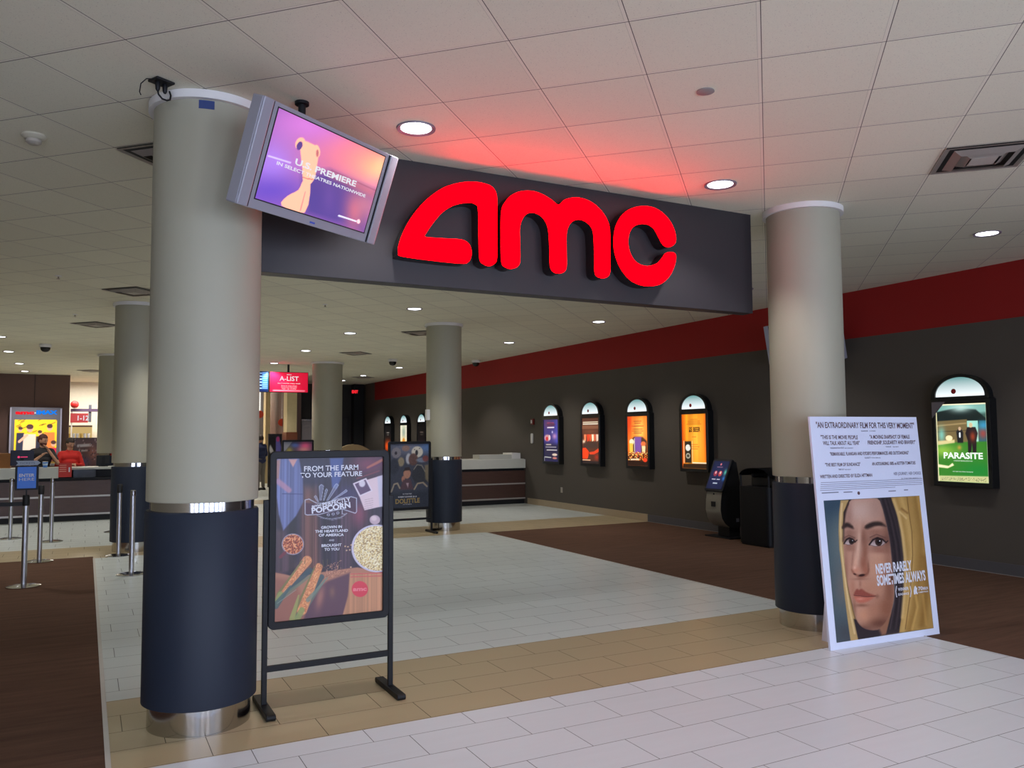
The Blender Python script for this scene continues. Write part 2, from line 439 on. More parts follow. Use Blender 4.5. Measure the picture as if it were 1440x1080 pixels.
# far end: brown wall on the left, charcoal wall with a door on the right, concession lobby between
bm = B(); box(bm, XL, -.48, 29.6, 29.8, 0, CZ); struct('wall_back_left', bm, M_brownwall)
bm = B()
for xx in (-1.45, -3.2, -5.): box(bm, xx-.006, xx+.006, 29.588, 29.6, 0, CZ)
struct('trim_4', bm, plain('panel_joint_dark', (48, 34, 32), .6))
bm = B(); box(bm, 6.35, XW, 31.0, 31.2, 0, CZ); struct('wall_back_right', bm, plain('wall_paint_dark', (58, 55, 54), .8))
bm = B(); box(bm, 9.12, 9.5, 30.6, 31.0, 0, CZ); struct('wall_back_pilaster', bm, plain('pilaster_near_black', (26, 26, 29), .8))
bm = B(); box(bm, 8.0, 8.96, 30.96, 31.0, 0, 2.34); box(bm, 7.94, 8.0, 30.94, 31.0, 0, 2.4); box(bm, 8.96, 9.02, 30.94, 31.0, 0, 2.4); box(bm, 7.94, 9.02, 30.94, 31.0, 2.34, 2.4)
d = struct('door_1', bm, plain('door_dark_metal', (38, 37, 40), .5)); 
bm = B(); box(bm, 8.06, 8.1, 30.9, 30.96, 1.0, 1.25); obj('door_handle', bm, M_steel, d)
bm = B(); box(bm, XL-.2, XW+.2, 37.5, 37.7, 0, CZ); struct('wall_back', bm, plain('wall_paint_warm_cream', (244, 238, 222), .8))
bm = B(); box(bm, XW, XW+.2, 31.2, 37.7, 0, CZ); struct('wall_right_back', bm, M_cream)
bm = B(); box(bm, XL, 2.6, 33.1, 33.3, 0, CZ); struct('wall_back_inner', bm, plain('wall_paint_warm_cream', (244, 238, 222), .8))
bm = B(); box(bm, 5.76, 6.08, 26.8, 27.3, 0, CZ); struct('wall_pier', bm, [plain('pier_cream', (214, 196, 152), .7)])
bm = B(); box(bm, 5.74, 6.10, 26.78, 27.32, 1.45, 1.8); struct('trim_5', bm, wood_mat('pier_wood', (120, 62, 30), .5, (30, 30, 2)))
bm = B(); box(bm, 6.08, 6.26, 27.0, 31.2, 0, CZ); struct('wall_return', bm, plain('pier_mauve', (104, 78, 74), .7))
bm = B(); box(bm, 5.68, 5.84, 29.9, 30.3, 0, CZ); struct('wall_pier_far', bm, [plain('pier_cream', (214, 196, 152), .7)])
# storefront behind the viewer: daylight comes through it
bm = B()
box(bm, XL, XW, YF-.15, YF, 3.1, CZ); box(bm, XL, XW, YF-.15, YF, 0, .12)
for i in range(9):
    x = XL+(XW-XL)*i/8; box(bm, x-.05, x+.05, YF-.15, YF, .12, 3.1)
struct('wall_front', bm, M_black)
t = NT('window_glass'); tb = t.node('ShaderNodeBsdfTransparent'); gb = t.node('ShaderNodeBsdfGlossy'); gb.inputs['Roughness'].default_value = .02
fr = t.node('ShaderNodeFresnel'); mx = t.node('ShaderNodeMixShader'); t.t.links.new(fr.outputs[0], mx.inputs[0]); t.t.links.new(tb.outputs[0], mx.inputs[1]); t.t.links.new(gb.outputs[0], mx.inputs[2]); t.t.links.new(mx.outputs[0], t.out.inputs[0])
M_glass = t.m
for i in range(8):
    x = XL+(XW-XL)*i/8; x2 = XL+(XW-XL)*(i+1)/8
    bm = B(); box(bm, x+.05, x2-.05, YF-.08, YF-.07, .12, 3.1); struct('window_%d' % (i+1), bm, M_glass)

# ------------------------------------------------------------------ columns
def column(x, y, r, label, rings=True, tape=False):
    c = empty('column', (x, y, 0), 0, label, 'column', 'round lobby columns')
    kr = r/.315
    obj('plinth', lathe(B(), [(.285*kr, 0), (.285*kr, .142)], 64), M_steel, c, smooth=.6)
    obj('column_wrap', lathe(B(), [(.305*kr, .142), (.318*kr, .148), (.318*kr, 1.225), (.312*kr, 1.235)], 64), M_wrap, c, smooth=.6)
    obj('metal_band', lathe(B(), [(.292*kr, 1.2355), (.292*kr, 1.288)], 64), M_chrome, c, smooth=.6)
    obj('column_shaft', lathe(B(), [(.31*kr, 1.2885), (.314*kr, 1.293), (.314*kr, CZ-.001)], 64), M_shaft, c, smooth=.6)
    if rings:
        bm = B(); ro, ri = .345*kr, .3145*kr
        lathe(bm, [(ri, CZ-.05), (ro, CZ-.05), (ro, CZ-.0015), (ri, CZ-.0015)], 64, caps=False)
        obj('ceiling_ring', recalc(bm), M_white, c, smooth=.6)
    return c
c1 = column(.63, 5.2, .315, 'nearest round column beside the popcorn poster stand, navy lower wrap, blue tape at the top')
# painter's tape patch following the shaft
bm = B(); R = .3155; vs = []
for k in range(7):
    a = math.radians(252+k*2.6); vs.append([bm.verts.new((R*math.cos(a), R*math.sin(a), z)) for z in (CZ-.105, CZ-.055)])
for a, b in zip(vs, vs[1:]): bm.faces.new((a[0], b[0], b[1], a[1]))
obj('tape_patch', recalc(bm), plain('tape_blue', (48, 66, 120), .7), c1)
column(5.67, 5.2, .315, 'round column behind the tall white film standee')
cM = column(5.67, 13.5, .315, 'round column in the middle of the hall beside the animal film poster stand')
bm = B(); box(bm, -.37, -.31, -.11, -.02, 1.93, 2.12); obj('junction_box', bm, M_white, cM, bevel=.006)
column(.66, 13.4, .315, 'round column behind the chrome queue posts, second in the left row')
column(.64, 21.9, .40, 'farthest left column, a narrow strip beside the ticket counter')
column(5.78, 21.9, .40, 'thick far column right of the red hanging screen')

# ------------------------------------------------------------------ ceiling fixtures
LIGHTS = [(1.855, 4.88), (4.456, 4.915), (7.975, 4.955), (4.54, 12.0), (4.5, 15.4), (4.5, 19.0), (8.0, 12.0), (8.05, 15.55),
          (8.05, 19.1), (8.1, 22.65), (8.08, 26.1), (8.13, 28.7), (-1.62, 21.95), (-1.62, 25.4), (-1.66, 28.3), (-1.55, 18.8),
          (4.5, 22.6), (4.5, 26.1), (1.1, 15.5), (1.1, 19.0), (1.1, 26.0), (-1.6, 12.0), (-1.6, 15.4), (1.85, 8.4), (-1.6, 4.9), (1.1, 12.0), (4.5, 1.5), (1.8, 1.5), (8.0, 1.5), (4.5, 8.4), (8.0, 8.4)]  # this row: extra downlights added for lighting
VISIBLE = 16
names = {0: 'round ceiling downlight between the tilted television and the red letters, largest and nearest', 1: 'round ceiling downlight above the right end of the charcoal sign beam, in the red glow',
         2: 'round ceiling downlight above the red wall band at the far right of the photo', 3: 'round ceiling downlight under the sign beam, left of the middle column, nearest of its row',
         4: 'round ceiling downlight left of the middle column, second of its row', 5: 'small round ceiling downlight just above the red hanging screen, farthest of its row',
         6: 'round ceiling downlight right of the middle column, nearest to the sign beam', 7: 'small round ceiling downlight right of the middle column, second from the beam',
         8: 'tiny round ceiling downlight hidden partly behind the middle column by the red band', 9: 'tiny round ceiling downlight left of the middle column, nearest to it of the far row',
         10: 'tiny round ceiling downlight beside the long dark vent near the exit sign', 11: 'farthest tiny downlight just right of the thick far column',
         12: 'small round ceiling downlight over the ticket counter, nearest the dome camera', 13: 'small round ceiling downlight over the ticket counter, middle of the left trio',
         14: 'small downlight over the ticket counter, lowest of the left trio', 15: 'small ceiling downlight cut by the left edge of the photo'}
def spot(parent, energy, size=100, blend=.6, col=(1, .97, .93), z=-.02, rad=.07):
    ld = bpy.data.lights.new('lamp', 'SPOT'); ld.energy = energy; ld.spot_size = math.radians(size); ld.spot_blend = blend
    ld.color = col; ld.shadow_soft_size = rad
    o = bpy.data.objects.new('lamp', ld); COL.objects.link(o); o.parent = parent; o.location = (0, 0, z); return o
for i, (x, y) in enumerate(LIGHTS):
    d = empty('downlight', (x, y, CZ), 0, names.get(i, 'extra round ceiling downlight added for lighting, outside the view'), 'ceiling light', 'recessed ceiling downlights')
    bm = B(); lathe(bm, [(.100, -.004), (.125, -.012), (.128, -.002)], 40, caps=False); obj('trim_ring', recalc(bm), plain('trim_grey', (120, 110, 122), .4), d, smooth=.8)
    bm = B(); lathe(bm, [(.101, -.004), (.07, -.010), (.0, -.0125)] [:2], 32); obj('lens', recalc(bm), M_lens, d)
    warm = (1., .95, .88) if y > 10 else (.98, .97, .96)
    spot(d, 100 if y < 10 else 175, 112, .55, warm)

def cell(x, y):
    L = .6096; u = (x-y)*.70711/L; w = (x+y)*.70711/L-.27
    u = (math.floor(u)+.5)*L; w = (math.floor(w)+.77)*L
    return (u+w)*.70711, (w-u)*.70711
vents = [(5.80, 3.56, 'large square air vent with stepped louvres at the upper right'), (.30, 6.02, 'square air vent in the ceiling cut by the left side of the nearest column'),
         (.5, 12.0, 'square air vent in the ceiling directly in front of the second left column'), (.1, 16.4, 'thin square air vent seen edge-on left of the second left column'), (5.82, 19.2, 'square air vent just left of the middle column, above the far column'),
         (5.6, 14.75, 'square air vent touching the left side of the middle column'), (8.3, 27.1, 'wide flat air vent in the far ceiling left of the exit wall'), (.0, 27.5, 'far air vent above the bright concession opening')]
for i, (x, y, lb) in enumerate(vents):
    cx, cy = cell(x, y)
    v = empty('air_vent', (cx, cy, CZ), PI/4, lb, 'air vent', 'ceiling air vents')
    bm = B(); h = .285; box(bm, -h, h, -h, h, -.005, -.0015); obj('vent_back', bm, M_blackm, v)
    for k, (s, z, w) in enumerate(((.295, -.006, .035), (.225, -.022, .055), (.150, -.030, .05))):
        bm = B(); o_ = [(-s, -s), (s, -s), (s, s), (-s, s)]; q = s-w; i_ = [(-q, -q), (q, -q), (q, q), (-q, q)]
        zz = z if k else -.006
        vo = [bm.verts.new((a, b, -.008 if k else -.012)) for a, b in o_]; vi = [bm.verts.new((a, b, -.036)) for a, b in i_] if k else [bm.verts.new((a, b, -.008)) for a, b in i_]
        for j in range(4): bm.faces.new((vo[j], vo[(j+1) % 4], vi[(j+1) % 4], vi[j]))
        g = bmesh.ops.solidify(bm, geom=bm.faces[:], thickness=.003); obj('louvre', recalc(bm), plain('vent_white', (196, 186, 176), .5), v)
    bm = B(); box(bm, -.085, .085, -.085, .085, -.034, -.028); obj('vent_plate', bm, plain('vent_white', (196, 186, 176), .5), v)
    for a, b in ((-.085, 0), (.085, 0)):
        bm = B(); box(bm, a-.004, a+.004, -.06, .06, -.03, -.005); obj('vent_bracket', bm, M_blackm, v)
dt = empty('smoke_detector', (-.35, 6.13, CZ), 0, 'white round smoke detector on the ceiling at the upper left', 'smoke detector')
obj('mounting_base', lathe(B(), [(.075, .0), (.076, -.012), (.056, -.03), (.045, -.032)], 32), plain('detector_ivory', (196, 190, 170), .5), dt, smooth=.7)
obj('sensor', lathe(B(), [(.047, -.032), (.047, -.05), (.03, -.062), (.018, -.064)], 32), plain('sensor_grey', (176, 168, 156), .5), dt, smooth=.7)
cp = obj('sprinkler_cover', lathe(B(), [(.05, .0005), (.052, -.006), (.04, -.009)], 28), plain('cover_grey', (150, 142, 140), .5), None, (3.155, 3.587, CZ), smooth=.7)
tag(cp, 'small grey disc on the ceiling above the right column', 'sprinkler cover')
for x, y, lb in ((-.346, 11.42, 'small ceiling sprinkler at the left, nearest of two beside the dark vent'), (-.2, 14.9, 'small ceiling sprinkler at the left, behind the nearer one'), (3.17, 12.18, 'small ceiling sprinkler right of the nearest column under the sign beam')):
    sp_ = empty('sprinkler', (x, y, CZ), 0, lb, 'sprinkler', 'ceiling sprinklers')
    obj('escutcheon', lathe(B(), [(.04, .0005), (.04, -.006), (.012, -.01)], 20), M_white, sp_); obj('sprinkler_head', lathe(B(), [(.010, -.01), (.008, -.03), (.02, -.034), (.02, -.037)], 16), M_steel, sp_)
for x, y, lb in ((-.805, 19.95, 'black dome camera on the ceiling over the ticket counter'), (7.04, 20.2, 'black dome camera on the ceiling left of the middle column'), (9.15, 19.6, 'black dome camera on the ceiling beside the red wall band')):
    dc = empty('dome_camera', (x, y, CZ), 0, lb, 'security camera', 'dome cameras')
    obj('camera_mount', lathe(B(), [(.11, -.001), (.12, -.04), (.1, -.07)], 28), M_white, dc, smooth=.7)
    bm = B(); lathe(bm, [(.098, -.07), (.09, -.12), (.06, -.155), (.02, -.17)], 28); obj('camera_dome', bm, M_screenblk, dc, smooth=.8)
# outlet box with cords over the nearest column
ob = empty('outlet_box', (.33, 4.86, CZ), .5, 'black outlet plate with plugged cords at the top of the nearest column', 'outlet')
bm = B(); box(bm, -.055, .055, -.045, .045, -.014, -.001); obj('outlet_plate', bm, M_blackm, ob, bevel=.003)
for sx in (-.022, .022):
    bm = B(); lathe(bm, [(.013, -.014), (.015, -.022), (.012, -.055), (.007, -.065)], 14, cx=sx); obj('plug', bm, M_black, ob, smooth=.7)
bm = B(); tube(bm, [(-.022, 0, -.06), (-.02, -.005, -.085), (.0, -.01, -.105), (.03, -.01, -.105), (.055, -.0, -.09), (.066, .01, -.06), (.07, .03, -.03)], .005, 8); obj('power_cord', bm, M_black, ob, smooth=1)
bm = B(); tube(bm, [(-.05, 0, -.008), (-.09, .0, -.02), (-.11, .02, -.05), (-.105, .04, -.09), (-.09, .05, -.10)], .003, 8); obj('thin_cord', bm, M_black, ob, smooth=1)

# ------------------------------------------------------------------ sign beam with letters
sg = empty('sign_beam', (0, 5.49, 0), 0, 'long charcoal beam under the ceiling carrying the glowing red letters', 'sign')
bm = B(); box(bm, .78, 5.33, 0, .13, 2.747, CZ-.001); obj('beam_panel', bm, M_beam, sg, bevel=.004)
Z6 = {'letter_a': [(103, 400), (104, 372), (125, 315), (160, 258), (205, 208), (260, 168), (310, 150), (360, 143), (405, 147), (440, 160), (457, 185), (460, 225), (460, 320), (460, 415), (452, 438), (432, 448), (410, 441), (396, 420), (393, 330), (391, 245), (383, 226), (355, 219), (305, 228), (262, 254), (228, 293), (206, 325), (200, 342), (240, 346), (285, 349), (330, 352), (356, 365), (367, 390), (366, 415), (355, 434), (330, 439), (220, 428), (115, 413)],
      'letter_m': [(475, 430), (473, 340), (475, 250), (490, 215), (515, 190), (550, 177), (590, 177), (625, 189), (655, 207), (682, 226), (705, 208), (740, 200), (775, 205), (812, 224), (845, 258), (865, 300), (869, 350), (869, 410), (869, 466), (860, 486), (840, 492), (820, 485), (812, 465), (811, 400), (808, 335), (800, 308), (780, 288), (755, 280), (733, 286), (718, 305), (711, 335), (711, 395), (711, 450), (702, 469), (682, 475), (661, 468), (651, 445), (649, 380), (645, 320), (635, 288), (615, 265), (590, 255), (568, 259), (552, 277), (542, 312), (543, 370), (543, 430), (533, 450), (510, 458), (487, 451)],
      'letter_c': [(1107, 350), (1101, 318), (1085, 285), (1060, 257), (1030, 238), (992, 231), (950, 238), (915, 260), (890, 300), (881, 350), (885, 402), (905, 455), (940, 498), (982, 518), (1022, 520), (1056, 510), (1085, 482), (1102, 445), (1107, 415), (1101, 401), (1085, 397), (1067, 403), (1055, 420), (1038, 438), (1008, 448), (980, 443), (955, 425), (938, 390), (934, 350), (945, 315), (968, 298), (1000, 297), (1025, 312), (1043, 343), (1058, 370), (1078, 380), (1100, 370)]}
f_, pit, rol, yaw = 1147.54, .0626216, -.0058952, .4809975
fwd = Vector((math.sin(yaw)*math.cos(pit), math.cos(yaw)*math.cos(pit), math.sin(pit))); rt = Vector((math.cos(yaw), -math.sin(yaw), 0)); up = rt.cross(fwd)
cr, cu_ = math.cos(rol)*rt+math.sin(rol)*up, -math.sin(rol)*rt+math.cos(rol)*up
def measured(px, py, yplane):
    """turns a measured sight line into the point where it meets the sign's own plane"""
    d = cr*(px-720)+cu_*(540-py)+fwd*f_; k = yplane/d.y; return (d.x*k, 1.66+d.z*k)
YL = 5.37
for nm, pts in Z6.items():
    w = [measured(520+x/2.5714, 200+y/2.5714, YL) for x, y in pts]; w = smooth_closed(w, 4)
    L_ = empty('x', (0, 0, 0)); bpy.data.objects.remove(L_)
    bm = B(); prism(bm, w, YL-5.49, -.0005, 0); bmesh.ops.triangulate(bm, faces=[f for f in bm.faces if len(f.verts) > 4])
    ret = obj(nm, recalc(bm), M_return, sg)
    bm = B(); vs = [bm.verts.new((x, YL-5.49-.002, z)) for x, z in w]; f = bm.faces.new(vs); f.normal_update()
    if f.normal.y > 0: f.normal_flip()
    bmesh.ops.triangulate(bm, faces=bm.faces[:])
    obj('letter_face', bm, M_letter, ret)

# ------------------------------------------------------------------ televisions
def tv_body(name, loc, rot, label, w=1.165, h=.575, group='silver flat televisions'):
    t = empty(name, loc, 0, label, 'television', group, rot=rot)
    bm = B(); prism(bm, rrect(-w/2, w/2, -h/2, h/2, .01), 0, .075); obj('casing', recalc(bm), M_silver, t, bevel=.004)
    for s in (-1, 1):
        bm = B(); x0 = s*(w/2-.075); x1 = s*w/2; box(bm, min(x0, x1)+.002, max(x0, x1), -.012, 0, -h/2, h/2); obj('speaker', bm, M_silver, t, bevel=.006)
        bm = B(); xx = s*(w/2-.080); box(bm, xx-.0045, xx+.0045, -.004, .001, -h/2+.004, h/2-.004); obj('speaker_gap', bm, M_blackm, t)
    bm = B(); box(bm, -w*.4, w*.4, .075, .11, -h*.38, h*.38); obj('back_cover', bm, M_blackm, t, bevel=.01)
    return t
tv1 = tv_body('television', (1.20, 4.652, 3.163), (math.radians(20.5), math.radians(-.9), math.radians(34.3)), 'silver television tilted down beside the top of the nearest column, purple film advert on screen')
A = Art([(735, 250), (1280, 500), (1180, 910), (628, 740)], 190, 110)
A.C[:] = (150, 95, 170)
A.glow(1180, 480, 330, 200, (245, 130, 135), 1.); A.glow(1260, 560, 130, 90, (238, 190, 130), .85); A.glow(900, 330, 200, 110, (205, 120, 200), .9)
A.glow(700, 560, 130, 140, (170, 130, 225), .8); A.glow(700, 700, 200, 90, (96, 72, 178), .8)
A.poly([(870, 600), (1000, 585), (1235, 690), (1185, 915), (880, 820)], (66, 60, 128), .75, soft=30)
A.glow(1130, 800, 50, 110, (205, 110, 120), .75); A.glow(1190, 760, 60, 90, (215, 130, 130), .6); A.glow(1000, 730, 30, 80, (110, 80, 150), .5)
A.line([(1010, 580), (1240, 685)], 6, (120, 60, 90), .5, 4); A.line([(690, 512), (800, 545)], 8, (225, 215, 250), .8, 6)
A.poly([(1000, 585), (1240, 680), (1225, 720), (1000, 620)], (200, 110, 110), .5, soft=14)
A.line([(1052, 824), (1138, 850)], 9, (225, 225, 240)); A.ell(1152, 852, 9, 12, (250, 200, 200)); pe = (250, 186, 150)
A.poly([(868, 640), (905, 655), (880, 812), (762, 776), (790, 725), (845, 690)], pe, 1, sm=3)        # neck and shoulders of a plain animal figure
A.poly([(850, 425), (905, 438), (942, 470), (935, 560), (925, 625), (900, 660), (868, 648), (862, 570), (852, 500)], pe, 1, sm=3)
A.ell(848, 440, 24, 34, pe, 1, rot=.3); A.ell(845, 452, 14, 24, (92, 66, 130), 1, rot=.3); A.ell(934, 478, 15, 34, pe, 1, rot=-.15); A.ell(936, 490, 7, 20, (190, 110, 110), 1)
A.line([(865, 622), (885, 628), (915, 632)], 5, (190, 110, 105)); A.line([(880, 700), (858, 800)], 4, (190, 110, 120), .8)
w, h = .925, .49
art_obj('screen', A, w, h, M_tv, tv1, -w/2, -h/2+.015, -.0015)
x0, z0 = -w/2, -h/2+.015
bm = B(); q_ = lambda e: [(x0-e, z0-e), (x0+w+e, z0-e), (x0+w+e, z0+h+e), (x0-e, z0+h+e)]; ringprism(bm, q_(.006), q_(0), -.003, .0005); obj('screen_border', recalc(bm), M_blackm, tv1)
M_tvtxt = glow('screen_lettering', (240, 240, 250), 1.0)
art_text('screen_text', 'U.S. PREMIERE', A, w, h, M_tvtxt, tv1, x0, z0, (822, 552), (1132, 665), 36, -.003, bold=.03)
art_text('screen_text', 'IN SELECT THEATRES NATIONWIDE', A, w, h, M_tvtxt, tv1, x0, z0, (730, 556), (1182, 722), 20, -.003, bold=.02)
bm = B(); box(bm, -.02, .02, -.003, 0, -.272, -.262); obj('brand_badge', bm, plain('badge_blue', (70, 90, 190), .3), tv1)
# pole and bracket
Mi = tv1.matrix_basis.inverted()
pl = empty('x'); bpy.data.objects.remove(pl)
def ceiling_pole(t, px, py, zb, r=.022):
    bpy.context.view_layer.update(); Mi = t.matrix_world.inverted()
    bm = B(); lathe(bm, [(r, zb), (r, CZ-.02), (r*1.9, CZ-.018), (r*1.9, CZ-.001)], 20, cx=px, cy=py); bm.transform(Mi); obj('ceiling_pole', bm, M_black, t, smooth=.7)
ceiling_pole(tv1, 1.10, 4.80, 3.17)
bm = B(); box(bm, -.14, .08, .105, .16, -.12, .16); obj('mount_bracket', bm, M_black, tv1)
rz2 = math.atan2(-.97, .25)
tv2 = tv_body('television', (8.98+.14, 8.98-.56, 2.97), (math.radians(14), 0, rz2), 'silver television above the ticket kiosk, mostly behind the right column')
A = Art([(0, 0), (1, 0), (1, 1), (0, 1)], 60, 40); A.C[:] = (120, 90, 180); A.glow(.6, .4, .4, .3, (210, 150, 190), .9); A.glow(.1, .7, .3, .3, (70, 60, 140), .8)
art_obj('screen', A, w, h, M_tv, tv2, -w/2, -h/2+.015, -.0015); ceiling_pole(tv2, 9.25, 8.42, 3.0)
bm = B(); box(bm, -.1, .1, .105, .2, -.1, .1); obj('mount_bracket', bm, M_black, tv2)

# ------------------------------------------------------------------ poster stands
def stand(x, y, rz, label, art, w=.80, top=1.565, bot=.475, mat=None, texts=(), group='black poster stands', rot_sub=None):
    """x, y: middle of the stand on the floor"""
    s = empty('poster_stand', (x, y, 0), rz, label, 'poster stand', group)
    hw = w/2
    bm = B(); ringprism(bm, rrect(-hw+.015, hw-.015, bot, top, .035), rrect(-hw+.055, hw-.055, bot+.045, top-.045, .006), -.022, .022)
    obj('poster_frame', recalc(bm), M_black, s, bevel=.004)
    bm = B(); prism(bm, rrect(-hw+.05, hw-.05, bot+.04, top-.04, .004), .002, .014); obj('backing_board', recalc(bm), M_blackm, s)
    for sx in (-1, 1):
        bm = B(); xa = sx*(hw-.014); xb = sx*(hw+.018); box(bm, min(xa, xb), max(xa, xb), -.013, .013, .035, 1.27); obj('post', bm, M_black, s, bevel=.003)
        bm = B(); xm = sx*(hw+.001); prism(bm, rrect(-.23, .23, 0, .035, .016), -.028, .028); bm.transform(Matrix.Translation((xm, 0, 0)) @ Matrix.Rotation(PI/2, 4, 'Z')); obj('foot', recalc(bm), M_black, s, bevel=.004)
    bm = B(); box(bm, -hw+.012, hw-.012, -.011, .011, .225, .262); obj('crossbar', bm, M_black, s, bevel=.003)
    pw, ph = w-.11, top-bot-.09
    p = art_obj('poster', art, pw, ph, mat or M_printg, s, -pw/2, bot+.045, -.004)
    for (st, a, b, hp, m, bo) in texts: art_text('lettering', st, art, pw, ph, m, s, -pw/2, bot+.045, a, b, hp, -.0055, bold=bo)
    return s

# farm popcorn poster
A = Art([(80, 72), (1240, 55), (1220, 1751), (68, 1896)], 200, 300)
one = np.ones_like(A.U)
A.C[:] = (46, 36, 52); A.streaks(one, .5, True, 60)
A.poly([(370, 380), (520, 380), (560, 1330), (360, 1330)], (120, 78, 66), .8, soft=40); A.poly([(760, 640), (900, 640), (900, 1330), (740, 1330)], (92, 66, 80), .7, soft=30)
A.poly([(80, 880), (160, 880), (330, 1300), (80, 1400)], (96, 68, 74), .7, soft=30)
A.streaks(A.poly([(60, 300), (1240, 300), (1240, 1340), (60, 1340)]), .7, True, 120)
for x in (385, 495, 640, 780, 905): A.line([(x, 330), (x+8, 1330)], 5, (26, 18, 28), .8, 3)
A.glow(480, 200, 260, 190, (44, 46, 74), .9); A.glow(1080, 140, 190, 130, (126, 60, 84), .9); A.line([(1080, 180), (1235, 90)], 30, (205, 120, 90), .7, 14); A.line([(1000, 230), (1230, 130)], 20, (90, 40, 80), .7, 10); A.line([(960, 300), (1200, 215)], 12, (160, 70, 80), .6, 8)
A.glow(980, 700, 90, 160, (156, 76, 98), .75); A.glow(860, 480, 160, 120, (70, 62, 118), .6)
m = A.poly([(85, 75), (330, 70), (372, 300), (378, 560), (300, 720), (160, 885), (110, 700), (85, 500)], (112, 122, 172), .95, soft=8); A.streaks(m, .5, True, 160)  # blue-grey cloth shape, partly reflection colour painted into the print
A.poly([(215, 80), (310, 80), (265, 170)], (220, 160, 150), .9, soft=6); A.line([(100, 330), (220, 430)], 60, (196, 140, 160), .7, 20); A.line([(150, 470), (370, 475)], 10, (60, 64, 110), .7, 5); A.poly([(80, 90), (125, 80), (110, 300), (80, 300)], (196, 130, 100), .7, soft=10)
A.poly([(665, 70), (815, 66), (790, 300), (740, 420), (690, 400)], (84, 108, 176), .75, soft=10)  # blue band is a window reflection painted into the print
A.poly([(985, 340), (1236, 262), (1232, 610), (1040, 655), (985, 500)], (222, 200, 208), 1); A.poly([(1180, 280), (1236, 262), (1232, 610), (1200, 616)], (200, 196, 214), 1, soft=8)
for k in range(5): A.line([(1040, 540+k*24), (1130, 520+k*24)], 4, (150, 120, 130), .7)
A.poly([(915, 355), (1060, 293), (1128, 437), (985, 502)], (226, 214, 226), 1); A.poly([(935, 362), (1052, 312), (1110, 432), (995, 484)], (92, 68, 100), 1); A.ell(1015, 355, 34, 40, (226, 220, 230), .9, 12)
A.ell(1150, 760, 56, 52, (196, 172, 184), 1, 6); A.ell(1140, 745, 30, 26, (226, 206, 210), .8, 14)
wh = (206, 214, 234)
A.poly([(398, 570), (560, 590), (780, 520), (955, 508), (958, 680), (800, 640), (640, 700), (400, 706)], (70, 40, 66), .85)
A.line([(398, 540), (398, 700), (420, 708), (560, 700), (700, 660), (800, 640), (940, 688), (955, 670), (955, 520), (900, 504), (760, 525), (600, 580), (520, 575), (440, 530), (398, 540)], 7, wh)
for cx, cy, r in ((650, 706, 15), (702, 697, 15), (752, 684, 15)): A.ell(cx, cy, r, r, wh); A.ell(cx, cy, r-5, r-5, (66, 50, 76))
A.line([(525, 712), (600, 742), (690, 752), (780, 735), (830, 708)], 6, wh, .8); A.line([(560, 740), (690, 766), (800, 742)], 5, wh, .5)
A.line([(800, 650), (800, 695), (830, 700), (850, 690)], 6, wh, .9)
for (a, b, ww) in (((575, 385), (565, 540), 46), ((740, 375), (640, 545), 40), ((840, 440), (690, 545), 30), ((630, 430), (600, 545), 24), ((510, 505), (540, 560), 26)):
    A.taper(a, b, ww, ww*.4, (150, 160, 190), .55, 6)
    for d_ in (-.5, .5): A.line([(a[0]+d_*ww, a[1]), (b[0]+d_*ww*.4, b[1])], 4, wh, .85)
    A.line([(a[0]-.5*ww, a[1]), (a[0], a[1]-18), (a[0]+.5*ww, a[1])], 4, wh, .85)
m = A.ell(265, 1035, 120, 118, (170, 160, 176), 1); m = A.ell(265, 1035, 110, 108, (176, 92, 60), 1); A.speck(m, [(222, 132, 84), (150, 64, 44), (236, 170, 120), (120, 52, 48)], .8, 2)
A.line([(180, 1130), (130, 1180)], 34, (120, 44, 60), .9, 5)
A.poly([(68, 1350), (190, 1372), (300, 1400), (640, 1330), (960, 1285), (1230, 1340), (1225, 1760), (68, 1900)], (178, 124, 100), 1, soft=6)
A.poly([(70, 1420), (300, 1420), (420, 1900), (68, 1900)], (150, 96, 82), .8, soft=30)
A.poly([(640, 1440), (880, 1345), (870, 1560), (800, 1850), (380, 1880), (460, 1560)], (92, 62, 78), .95, soft=14); A.glow(560, 1620, 40, 130, (190, 130, 110), .7, rot=.2); A.glow(690, 1560, 30, 60, (150, 110, 90), .6)
A.poly([(880, 1350), (1230, 1342), (1225, 1760), (790, 1850), (860, 1600)], (196, 142, 106), .9, soft=6); A.streaks(A.poly([(880, 1350), (1230, 1342), (1225, 1760), (790, 1850), (860, 1600)]), .25, True, 150)
for yy in (1352, 1384): A.line([(890, yy+8), (1230, yy-8)], 12, (206, 92, 92), .85, 4)
A.speck(A.poly([(600, 1280), (800, 1200), (760, 1290), (900, 1310), (720, 1400), (620, 1400)]), [(214, 160, 130), (110, 70, 70)], .25, 1)
def cob(a, b, w0, w1):
    A.taper((a[0]+30, a[1]+110), (b[0]-70, b[1]+90), 60, 30, (62, 84, 92), .9, 8); A.taper((a[0]+60, a[1]+150), (b[0], b[1]+40), 20, 50, (110, 130, 110), .7, 8)
    A.taper(a, b, w0, w1, (214, 142, 98), 1, 6); m = A.taper(a, b, w0*.8, w1*.8, None); A.speck(m, [(236, 172, 120), (200, 122, 84), (226, 150, 96)], .7, 2)
    A.taper((a[0]-w0*.55, a[1]+10), (b[0]-w1*.6, b[1]), 14, 30, (124, 122, 76), .9, 5); A.taper((b[0], b[1]), (b[0]-60, b[1]+120), 60, 60, (150, 160, 96), .9, 8)
cob((420, 1215), (135, 1590), 104, 50); cob((545, 1285), (365, 1760), 84, 112)
